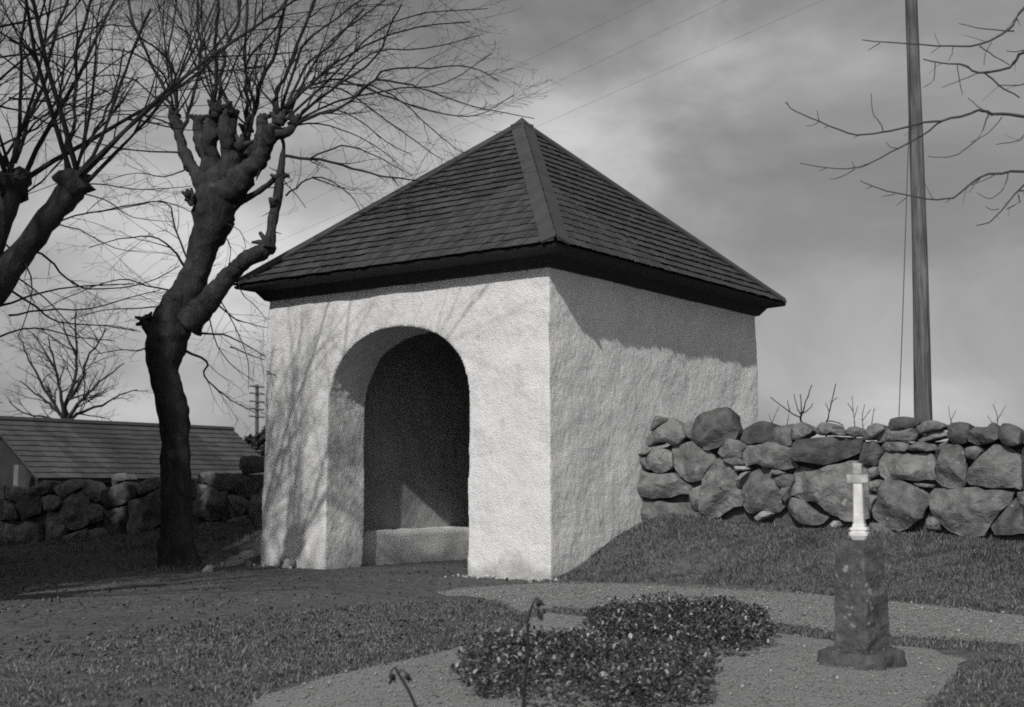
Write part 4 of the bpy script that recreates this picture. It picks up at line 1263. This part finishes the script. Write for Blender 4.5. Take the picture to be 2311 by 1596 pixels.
YP = 88.0
tp = at(582, 1050, YP)
tpole = empty('telegraph_pole', Vector((tp.x, tp.y, float(gz(tp.x, tp.y)))))
tag(tpole, 'distant telegraph pole with five crossarms left of the gate house', 'pole')
S = Soup()
ttop = at(580, 868, YP)
S.tube([Vector((tp.x, tp.y, -1.5)), ttop], [.16, .12], 8)
S.make('shaft', M['farpole'], tpole, smooth=True)
for y in (873, 889, 907, 924, 941):
    S = Soup()
    q = at(580.5, y, YP)
    S.box(q + Vector((0, -.14, 0)), Vector((.50, .1, -.04)), Vector((-.01, .05, 0)), Vector((0, 0, .05)))
    S.make('crossarm', M['farpole'], tpole)
for i, (xa, ya, xb, yb, nm) in enumerate(((1225, 280, 1830, 12, 'overhead wire crossing the sky just above the roof peak, lowest of the three'),
                                       (1162, 231, 1600, 20, 'overhead wire crossing the sky, middle one of the three'),
                                       (1125, 167, 1340, 64, 'overhead wire crossing the sky, uppermost of the three'))):
    k = (yb - ya) / (xb - xa)
    p0 = at(-250, ya + k * (-250 - xa), 110)
    p1 = at(2600, ya + k * (2600 - xa), 24)
    S = Soup()
    n = 24
    S.tube([p0.lerp(p1, t / n) for t in range(n + 1)], [.003 + .007 * (1 - t / n) for t in range(n + 1)], 4)
    o = S.make('overhead_wire', M['wire'], None)
    tag(o, nm, 'wire', 'overhead wires')

# ------------------------------------------------------------------ saplings and shrubs
def v7(*p): return [(1540 + a * .335, 789 + b * .335) for a, b in p]
def sapling(label, lines, Y, seed, extra=0):
    r = random.Random(seed)
    x0, y0 = lines[0][0][0]
    b = at(x0, y0, Y); b.z = float(gz(b.x, b.y))
    t = empty('sapling', b)
    tag(t, label, 'shrub', 'bare saplings behind the right wall')
    T = Soup()
    T.tube([b + Vector((0, 0, -.1)), b.lerp(at(x0, y0, Y), .5), at(x0, y0, Y)], [.018, .015, .013], 6)
    T.make('stem', M['twig'], t)
    S = Soup()
    for vp, ra, rb in lines:
        shoot(S, vp, Y, Y + r.uniform(-.25, .25), ra, rb, r, level=0, kids=7, ml=.10, sides=4)
    S.make('branches', M['twig'], t)
sapling('forked bare sapling behind the right wall nearest the gate house', [(v7((795,520),(795,470),(800,430)), 2.6, 2.2), (v7((795,455),(720,420),(590,320)), 1.7, .9), (v7((795,440),(770,390),(750,300)), 1.6, .9), (v7((800,430),(795,300)), 1.6, .9), (v7((805,430),(830,350),(870,240)), 1.9, 1), (v7((810,430),(850,400),(880,360)), 1.5, .8), (v7((720,420),(705,340)), 1.1, .7)], 17.5, 1)
sapling('slanting single-stemmed sapling behind the right wall', [(v7((965,510),(975,470),(990,400),(1030,230)), 2.1, 1.1), (v7((975,480),(1040,490),(1085,510)), 1.5, .9), (v7((985,410),(960,360)), 1.1, .7), (v7((1000,360),(1040,320)), 1.1, .7)], 17.0, 2)
sapling('faint thin sapling behind the wall left of the wooden pole', [(v7((1160,530),(1150,430),(1140,310)), 1.3, .6), (v7((1155,460),(1180,380)), .9, .5), (v7((1150,420),(1110,360)), .9, .5)], 19.0, 3)
sapling('faint twiggy sapling behind the wall close to the wooden pole', [(v7((1215,540),(1210,460),(1225,370)), 1.2, .6), (v7((1210,480),(1270,400)), .9, .5), (v7((1270,520),(1290,390)), 1.0, .5)], 19.5, 4)
sapling('thin sapling behind the wall close to the corner of the gate house', [(v7((600,540),(610,470),(650,380)), 1.1, .5), (v7((605,500),(580,440)), .8, .5), (v7((700,520),(715,430)), .9, .5)], 19.0, 5)
sapling('low bare twigs behind the wall right of the wooden pole', [(v7((2110,530),(2120,450),(2090,370)), 1.3, .6), (v7((2115,480),(2180,370)), 1.0, .5), (v7((2100,520),(2050,440)), .9, .5)], 15.5, 6)
sapling('faint sapling behind the wall just right of the wooden pole', [(v7((1810,520),(1800,450),(1790,380)), 1.1, .5), (v7((1805,480),(1840,410)), .8, .5)], 16.5, 7)

def leafy(name, label, c, rx, rz, n, m, seed, cat, size=.05, trunk=True):
    rr = np.random.default_rng(seed)
    d = rr.normal(size=(n, 3)); d /= np.linalg.norm(d, axis=1)[:, None]
    rad = rr.uniform(.3, 1, n) ** .5
    lump = 1 + .22 * np.sin(d[:, 0] * 5 + seed) * np.sin(d[:, 2] * 6 + 1.3 * seed)
    p = d * (rad * lump)[:, None] * np.array([rx, rx, rz]) + np.array([c.x, c.y, c.z])
    a = rr.normal(size=(n, 3)); a /= np.linalg.norm(a, axis=1)[:, None]
    b = np.cross(a, rr.normal(size=(n, 3))); b /= np.linalg.norm(b, axis=1)[:, None]
    s = size * rr.uniform(.6, 1.3, n)[:, None]
    v = np.stack([p - a * s, p + b * s * .45, p + a * s, p - b * s * .45], 1).reshape(-1, 3)
    f = np.arange(n * 4).reshape(-1, 4)
    base = Vector((c.x, c.y, float(gz(c.x, c.y))))
    t = empty(name, base)
    tag(t, label, cat)
    link('foliage', mesh_np('foliage', v, f), m, t)
    S = Soup(); S.tube([base + Vector((0, 0, -.1)), Vector((c.x, c.y, c.z + rz * .5))], [.05 + rx * .05, .02], 6)
    S.make('stem', M['twig'], t)
leafy('evergreen_shrub', 'narrow dark evergreen against the left corner of the gate house', L(-4.98, 2.75, .95), .17, .92, 2600, M['needle'], 3, 'shrub', .05)
leafy('evergreen_shrub', 'distant dark bush at the foot of the telegraph pole', at(566, 1040, 80), 1.0, 1.5, 1500, M['needle'], 5, 'shrub', .22)
leafy('evergreen_shrub', 'distant dark bush beside the gate house wall, right of the telegraph pole', at(590, 1030, 78), .55, 1.7, 1500, M['needle'], 6, 'shrub', .2)

# ------------------------------------------------------------------ grave monument
mb = on_g(1946, 1500)
mon = empty('grave_monument', Vector((mb.x, mb.y, 0)))
tag(mon, 'lichened granite pillar carrying a small white marble cross', 'gravestone')
YM = mb.y
def ngon(c, z, rx, cham, rot, jit=0.0):
    """square of half side rx with cut corners"""
    out = []
    for q in range(4):
        a = rot + q * math.pi / 2
        for sgn in (-1, 1):
            x, y = rx, sgn * (rx - cham)
            out.append(Vector((c.x + math.cos(a) * x - math.sin(a) * y, c.y + math.sin(a) * x + math.cos(a) * y, z)))
    return out
def lofted(name, c, levels, m, parent, rot, cham=.25, jit=0, sub=1, smooth=False):
    lv = []
    for i in range(len(levels) - 1):
        for k in range(sub):
            t = k / sub
            lv.append((levels[i][0] + (levels[i + 1][0] - levels[i][0]) * t, levels[i][1] + (levels[i + 1][1] - levels[i][1]) * t))
    lv.append(levels[-1])
    v, f = [], []
    K = 8
    for z, rx in lv:
        rg = ngon(c, z, rx, rx * cham, rot)
        if sub > 1:                          # extra points along each side so that the rough stone can be uneven
            rg = [p for i in range(8) for p in (rg[i], rg[i].lerp(rg[(i + 1) % 8], .5))]
        K = len(rg)
        v += rg
    if jit:
        v = [p + mnoise.noise_vector(p * 9) * jit + mnoise.noise_vector(p * 28) * jit * .5 for p in v]
    n = len(lv)
    for i in range(n - 1):
        for k in range(K):
            f.append((i * K + k, i * K + (k + 1) % K, (i + 1) * K + (k + 1) % K, (i + 1) * K + k))
    f.append(tuple(reversed(range(K)))); f.append(tuple((n - 1) * K + k for k in range(K)))
    return link(name, mesh(name, v, f), m, parent, smooth)
ROT = math.radians(40)
def mz(y): return at(1946, y, YM).z
PX = YM / FPX
lofted('plinth', mb, [(0.0, 43.5 * PX), (.06, 43 * PX), (mz(1340), 42 * PX), (mz(1235), 38.5 * PX), (mz(1219), 34 * PX)], M['granite'], mon, ROT, .10, .013, 9, False)
# base stone with moss
v, f = [], []
K, RN = 26, 6
for j in range(RN):
    t = j / (RN - 1)
    for k in range(K):
        a = 2 * math.pi * k / K
        rr = (.225 + .03 * math.cos(4 * (a - ROT - .785))) * (1.0 - .16 * t ** 4)
        p = Vector((mb.x + math.cos(a) * rr, mb.y + math.sin(a) * rr, -.03 + .105 * min(1, t * 1.5) ** .8))
        v.append(p + mnoise.noise_vector(p * 7) * .035 + mnoise.noise_vector(p * 26) * .014)
for j in range(RN - 1):
    for k in range(K): f.append((j * K + k, j * K + (k + 1) % K, (j + 1) * K + (k + 1) % K, (j + 1) * K + k))
f.append(tuple((RN - 1) * K + k for k in range(K)))
link('base', mesh('base', v, f), M['moss'], mon, smooth=True)
cross = empty('tmp', mb)
bpy.data.objects.remove(cross)
CR = math.radians(-26)
cc = Vector((mb.x - .002, mb.y - .02, 0))
foot = lofted('cross', cc, [(mz(1224), 11 * PX), (mz(1217), 16 * PX), (mz(1208), 20.5 * PX), (mz(1201), 21 * PX), (mz(1199.5), 17 * PX), (mz(1197), 17 * PX), (mz(1195.5), 19.5 * PX), (mz(1191), 18.5 * PX), (mz(1189), 14 * PX), (mz(1186), 14 * PX), (mz(1182), 12.5 * PX)], M['marble'], mon, CR, .18)
foot['label'] = 'white marble cross with a stepped foot'
noinv(lofted('shaft', cc, [(mz(1183), 12.0 * PX), (mz(1160), 11.3 * PX), (mz(1158.5), 10.6 * PX), (mz(1157), 11 * PX), (mz(1092), 10 * PX)], M['marble'], foot, CR, .2))
cx_, cy_ = Vector((math.cos(CR), math.sin(CR), 0)), Vector((-math.sin(CR), math.cos(CR), 0))
S = Soup()
zc = mz(1081)
S.box(Vector((cc.x, cc.y, zc)), cx_ * 24 * PX, cy_ * 9 * PX, Vector((0, 0, 9.5 * PX)))
bevel = S.make('cross_arm', M['greymarble'], foot); noinv(bevel)
S = Soup()
zt = (mz(1070) + mz(1047)) / 2
S.box(Vector((cc.x, cc.y, zt)), cx_ * 10 * PX, cy_ * 9.2 * PX, Vector((0, 0, (mz(1047) - mz(1072)) / 2)))
b_ = S.make('cross_top', M['greymarble'], foot); noinv(b_)
for o in (bevel, b_):
    bv_ = o.modifiers.new('bevel', 'BEVEL'); bv_.width = .004; bv_.segments = 2

# ------------------------------------------------------------------ periwinkle on the grave
def vinca(name, label, vpoly, n, seed, h=.12):
    rr = np.random.default_rng(seed)
    poly = wiggle([on_g(x, y) for x, y in vpoly], .05, .13)
    xs = [p.x for p in poly]; ys = [p.y for p in poly]
    px = rr.uniform(min(xs), max(xs), n * 3); py = rr.uniform(min(ys), max(ys), n * 3)
    ok = inside_poly(px, py, poly)
    # thin places where the gravel shows
    ok &= vnoise(px + seed, py, 3.2) > rr.uniform(.0, .42, len(px))
    px, py = px[ok][:n], py[ok][:n]
    n = len(px)
    top = h * (.45 + .75 * vnoise(px, py, 4.0)) 
    pz = top * rr.uniform(.25, 1.0, n) + .012
    az = rr.uniform(0, 2 * np.pi, n); el = rr.uniform(-.25, 1.0, n)
    a = np.stack([np.cos(az) * np.cos(el), np.sin(az) * np.cos(el), np.sin(el)], 1)
    side = np.stack([-np.sin(az), np.cos(az), rr.uniform(-.35, .35, n)], 1); side /= np.linalg.norm(side, axis=1)[:, None]
    nr = np.cross(a, side)
    ln = (.020 + .028 * rr.random(n) ** 1.3)[:, None]; w = ln * rr.uniform(.38, .54, n)[:, None]
    p = np.stack([px, py, pz], 1)
    pts = [p, p + a * ln * .35 + side * w * .5 + nr * ln * .10, p + a * ln * .75 + side * w * .42 + nr * ln * .10, p + a * ln * 1.05 - nr * ln * .06,
           p + a * ln * .75 - side * w * .42 + nr * ln * .10, p + a * ln * .35 - side * w * .5 + nr * ln * .10, p + a * ln * .4, p + a * ln * .75]
    v = np.stack(pts, 1).reshape(-1, 3)
    b = (np.arange(n) * 8)[:, None]
    tris = np.array([[0, 1, 6], [1, 2, 7], [1, 7, 6], [2, 3, 7], [3, 4, 7], [4, 5, 6], [4, 6, 7], [5, 0, 6]])
    f = (b[:, :, None] + tris[None]).reshape(-1, 3)
    o = link(name, mesh_np(name, v, f), M['leaf'])
    tag(o, label, 'ground cover', kind='stuff')
    return poly
VA = [(1028, 1540), (1060, 1500), (1110, 1468), (1180, 1452), (1260, 1450), (1350, 1448), (1440, 1462), (1520, 1482), (1580, 1500), (1612, 1545), (1600, 1590), (1500, 1612), (1300, 1618), (1150, 1600), (1050, 1580)]
VB = [(1312, 1440), (1325, 1412), (1360, 1392), (1430, 1383), (1540, 1380), (1640, 1386), (1700, 1400), (1738, 1428), (1748, 1455), (1712, 1480), (1640, 1486), (1560, 1478), (1480, 1462), (1390, 1452)]
vp1 = vinca('periwinkle', 'glossy periwinkle carpet on the grave in the near foreground', VA, 10000, 1, .12)
vp2 = vinca('periwinkle', 'darker periwinkle clump behind the near carpet, towards the pillar', VB, 10000, 2, .14)

# ------------------------------------------------------------------ dried flower stems, close to the camera
def dried(label, stem, heads, Y, seed):
    r = random.Random(seed)
    pts = [at(x, y, Y) for x, y in stem]
    b = pts[0].copy(); b.z = 0
    t = empty('dried_flower', b)
    tag(t, label, 'plant', 'dried flowers in front of the grave')
    S = Soup()
    low = b + (pts[0] - b) * .5
    S.tube(smooth_line([b + Vector((0, 0, -.02)), low] + pts, 3), None or [.0070 - .0032 * i / (3 * (len(pts) + 1)) for i in range(3 * (len(pts) + 1) + 1)], 6)
    S.make('stem', M['shoot'], t, smooth=True)
    for line, size in heads:
        q = [at(x, y, Y + r.uniform(-.02, .02)) for x, y in line]
        H = Soup()
        H.tube(smooth_line(q, 3), [.0030] * (3 * (len(q) - 1) + 1), 5)
        c = q[-1]
        dr = (q[-1] - q[-2]).normalized()
        rad = size * Y / FPX
        knob(H, c + dr * rad * .5, rad * .72, seed + size, 9)
        for k in range(9):                     # withered petals and sepals
            d = perp_dir(dr, r, r.uniform(.3, .9))
            a_ = c + dr * rad * .4
            w_ = d.cross(dr).normalized() * rad * .28
            bI = len(H.v)
            H.v += [a_ - w_, a_ + w_, a_ + d * rad * 1.3 + w_ * .5, a_ + d * rad * 1.7, a_ + d * rad * 1.3 - w_ * .5]
            H.f.append((bI, bI + 1, bI + 2, bI + 3, bI + 4))
        H.make('flower_head', M['flower'], t, smooth=False)
dried('upright dried stem with two drooping heads in front of the periwinkle', [(1180, 1610), (1184, 1540), (1192, 1470), (1190, 1430), (1190, 1405), (1196, 1380), (1203, 1360)],
      [([(1203, 1360), (1207, 1352), (1213, 1350), (1215, 1356)], 11), ([(1201, 1366), (1206, 1374), (1214, 1378), (1217, 1385)], 9)], 4.6, 4)
dried('bent dried stem with two drooping heads at the bottom edge', [(955, 1640), (935, 1588), (920, 1555), (905, 1530), (897, 1518), (893, 1508), (888, 1508)],
      [([(888, 1508), (882, 1514), (884, 1524)], 11), ([(898, 1519), (906, 1512), (914, 1516), (918, 1524)], 10)], 4.6, 6)

# ------------------------------------------------------------------ grass, chips
GAx, GAy = GA.x, GA.y
def blades(name, label, x, y, h0, h1, seed, w=.0030, lean=1.0):
    rr = np.random.default_rng(seed)
    n = len(x)
    z = gz(x, y)
    h = rr.uniform(h0, h1, n) * (.15 + .8 * vnoise(x, y, 1.7) + .75 * vnoise(x, y, 7.0)) * np.where(rr.random(n) < .05, 1.7, 1)
    az = rr.uniform(0, 2 * np.pi, n)
    le = rr.uniform(.05, lean, n) ** .7 * h * 1.35
    fx, fy = np.cos(az), np.sin(az)
    b2 = az + rr.uniform(-1.2, 1.2, n)
    wx, wy = -np.sin(b2) * w, np.cos(b2) * w
    p = np.stack([x, y, z - .006], 1)
    s = np.stack([wx, wy, np.zeros(n)], 1) * rr.uniform(.6, 1.5, n)[:, None]
    m1 = p + np.stack([fx * le * .35, fy * le * .35, h * .6], 1)
    tp_ = p + np.stack([fx * le, fy * le, h * np.sqrt(np.clip(1 - (le / (h * 1.4)) ** 2, .1, 1))], 1)
    v = np.stack([p - s, p + s, m1 + s * .7, m1 - s * .7, tp_], 1).reshape(-1, 3)
    b = (np.arange(n) * 5)[:, None]
    tr_ = np.array([[0, 1, 2], [0, 2, 3], [3, 2, 4]])
    f = (b[:, :, None] + tr_[None]).reshape(-1, 3)
    o = link(name, mesh_np(name, v, f), M['grass'])
    tag(o, label, 'grass', kind='stuff')
def samp(n, s0, s1, d0, d1, seed):
    rr = np.random.default_rng(seed)
    s = rr.uniform(s0, s1, n); d = rr.uniform(d0, d1, n)
    return GAx + EX.x * s + NX.x * d, GAy + EX.y * s + NX.y * d, s, d
# bank on the right
x, y, s, d = samp(150000, 0.03, 6.6, -2.4, D0 + .05, 1)
fr = np.interp(s, [0, 1.1, 3.3, 5.3, 9, 30], [-0.15, 0.05, -0.1, -1.1, -2.4, -6])
ok = (d > fr - .04 - .10 * np.random.default_rng(2).random(len(s))) & ~inside_poly(x, y, path_pts)
blades('grass', 'withered grass on the bank below the right stone wall', x[ok], y[ok], .022, .062, 11)
# wedge of turf left of the grave plot, strip between path and plot, turf at the lower right
WEDGE = wiggle([on_g(*p) for p in ((1195, 1398), (1165, 1428), (950, 1481), (720, 1529), (585, 1571), (520, 1650), (-100, 1650), (0, 1480), (300, 1430), (620, 1385), (860, 1362), (1000, 1354), (1100, 1353), (1170, 1376))], .08, .08)
rr = np.random.default_rng(5)
x = rr.uniform(-3.4, .4, 210000); y = rr.uniform(5.2, 12.2, 210000)
ok = inside_poly(x, y, WEDGE)
fade = 1 - np.clip((-x / y - .17) / .16, 0, 1) * .72
ok &= rr.random(len(x)) < fade * (.45 + .75 * vnoise(x, y, 2.1))
blades('grass', 'short turf wedge beside the grave plot in the left foreground', x[ok], y[ok], .012, .036, 12)
STRIP = wiggle([on_g(*p) for p in ((1180, 1385), (1250, 1371), (1400, 1377), (1560, 1387), (1740, 1403), (1890, 1427), (2010, 1437), (2330, 1455), (2330, 1475), (2080, 1463), (1890, 1449), (1720, 1425), (1480, 1403), (1330, 1395), (1240, 1384))], .05, .03)
x = rr.uniform(0, 4, 60000); y = rr.uniform(7.5, 11.8, 60000)
ok = inside_poly(x, y, STRIP)
blades('grass', 'narrow strip of turf edging the gravel path', x[ok], y[ok], .02, .05, 13)
CORN = wiggle([on_g(*p) for p in ((2190, 1490), (2330, 1480), (2500, 1500), (2450, 1700), (1990, 1700), (2050, 1640), (2120, 1560))], .06, .08)
x = rr.uniform(1.2, 4, 60000); y = rr.uniform(4.6, 8.6, 60000)
ok = inside_poly(x, y, CORN)
blades('grass', 'thin turf in the lower right corner', x[ok], y[ok], .015, .04, 14)
# sparse tufts on the left bank and the road margin
x, y, s, d = samp(40000, -15, -GW - .03, -3.5, D0 + .05, 6)
ok = rr.random(len(x)) < .5 * vnoise(x, y, 1.1) ** 2 * 2.2
blades('grass', 'sparse grass and litter on the shaded bank at the left', x[ok], y[ok], .03, .08, 15, w=.005)
# last year's leaves and crumbs of earth strewn over the road and turf
def litter(name, label, x, y, sz0, sz1, seed, m, up=.35, cat='litter'):
    rr = np.random.default_rng(seed)
    n = len(x)
    z = gz(x, y) + .007
    az = rr.uniform(0, 2 * np.pi, n); ti = rr.normal(0, up, n); t2 = rr.normal(0, up, n)
    a = np.stack([np.cos(az), np.sin(az), ti], 1); c = np.stack([-np.sin(az), np.cos(az), t2], 1)
    q = rr.uniform(sz0, sz1, n)[:, None]
    p = np.stack([x, y, z + np.abs(ti) * q[:, 0] * .8], 1)
    v = np.stack([p - a * q, p - c * q * .55, p + a * q, p + c * q * .55], 1).reshape(-1, 3)
    o = link(name, mesh_np(name, v, np.arange(n * 4).reshape(-1, 4)), m)
    tag(o, label, cat, kind='stuff')
M['litter'] = mat('dead_leaves', 0.05, 0.11, scale=4, rough=0.85, bump=0, spec=0.2, island=0.6)
M['pebble'] = mat('pebbles', 0.16, 0.26, scale=9, rough=0.9, bump=0, spec=0.1, island=0.5)
x = rr.uniform(-7.5, 2.0, 90000); y = rr.uniform(5.0, 19.0, 90000)
ok = (~inside_poly(x, y, plot_pts)) & (~inside_poly(x, y, path_pts)) & (np.abs(x / y) < .45)
ok &= rr.random(len(x)) < (.10 + .8 * vnoise(x + 9, y, 1.7) * vnoise(x, y, .6)) * np.clip(8 / y, .3, 1)
litter('leaf_litter', 'dead leaves and earth crumbs strewn over the road to the gate', x[ok], y[ok], .006, .022, 31, M['litter'], .45)
def pebbles(name, label, n, poly, seed, s0, s1):
    rr = np.random.default_rng(seed)
    xs = [p.x for p in poly]; ys = [p.y for p in poly]
    x = rr.uniform(min(xs), max(xs), n); y = rr.uniform(min(ys), max(ys), n)
    ok = inside_poly(x, y, poly) & (np.abs(x / y) < .45) & (y > 5)
    x, y = x[ok], y[ok]
    n = len(x)
    r_ = rr.uniform(s0, s1, n) * np.where(rr.random(n) < .02, 2.2, 1)
    d = np.array([[1, 0, 0], [0, 1, 0], [-1, 0, 0], [0, -1, 0], [0, 0, .8], [0, 0, -.8]])
    v = np.stack([x, y, r_ * .3 + .005], 1)[:, None, :] + d[None] * r_[:, None, None] * rr.uniform(.6, 1.3, (n, 6, 1))
    tr = np.array([[0, 1, 4], [1, 2, 4], [2, 3, 4], [3, 0, 4], [1, 0, 5], [2, 1, 5], [3, 2, 5], [0, 3, 5]])
    f = ((np.arange(n) * 6)[:, None, None] + tr[None]).reshape(-1, 3)
    o = link(name, mesh_np(name, v.reshape(-1, 3), f), M['pebble'])
    tag(o, label, 'gravel', kind='stuff')
pebbles('pebbles', 'loose pebbles on the gravel path', 26000, path_pts, 41, .004, .009)
pebbles('pebbles', 'loose pebbles on the grave plot', 26000, plot_pts, 42, .003, .007)
# tufts growing from the top of the right wall
tx_, ty_, tz_ = [], [], []
# chips of fallen plaster at the foot of the front
rr2 = random.Random(12)
S = Soup()
for i in range(170):
    s = rr2.uniform(-GW - .1, .12)
    if AS0 - .1 < s < AS1 - .1: continue
    if s < AS0 and rr2.random() < .6: continue
    d = -abs(rr2.gauss(0.02, .13)) - .01
    p = L(s, d, .006)
    z = rr2.uniform(.006, .022) * (1.6 if rr2.random() < .1 else 1)
    a = rvec(rr2); b = a.cross(rvec(rr2)).normalized(); c = a.cross(b)
    S.box(p + Vector((0, 0, z * .4)), a * z, b * z * .8, c * z * .6)
o = S.make('plaster_chips', M['chip'], None)
tag(o, 'white plaster crumbs fallen along the foot of the gate house', 'rubble', kind='stuff')
# a few loose stones on the left bank
for i, (x, y, sz, lb) in enumerate(((498, 1238, .10, 'small loose stone on the left bank, the uppermost of the loose ones'), (470, 1262, .09, 'small loose stone low on the left bank near the trunk'), (560, 1252, .08, 'small loose stone on the left bank close to the gate house corner'), (664, 1268, .12, 'small upright stone at the foot of the left gate pier'))):
    p = on_g(x, y + 6, .12 if i < 3 else 0.0)
    p.z = float(gz(p.x, p.y)) + sz * .2
    if i == 3:
        q = L(-4.02, -.09, .05); p = q
    S = Soup(); knob(S, p, sz * .8, 60 + i, 9)
    o = S.make('loose_stone', M['palestone'] if i == 3 else M['stone'], None, smooth=True)
    tag(o, lb, 'stone', 'loose stones')
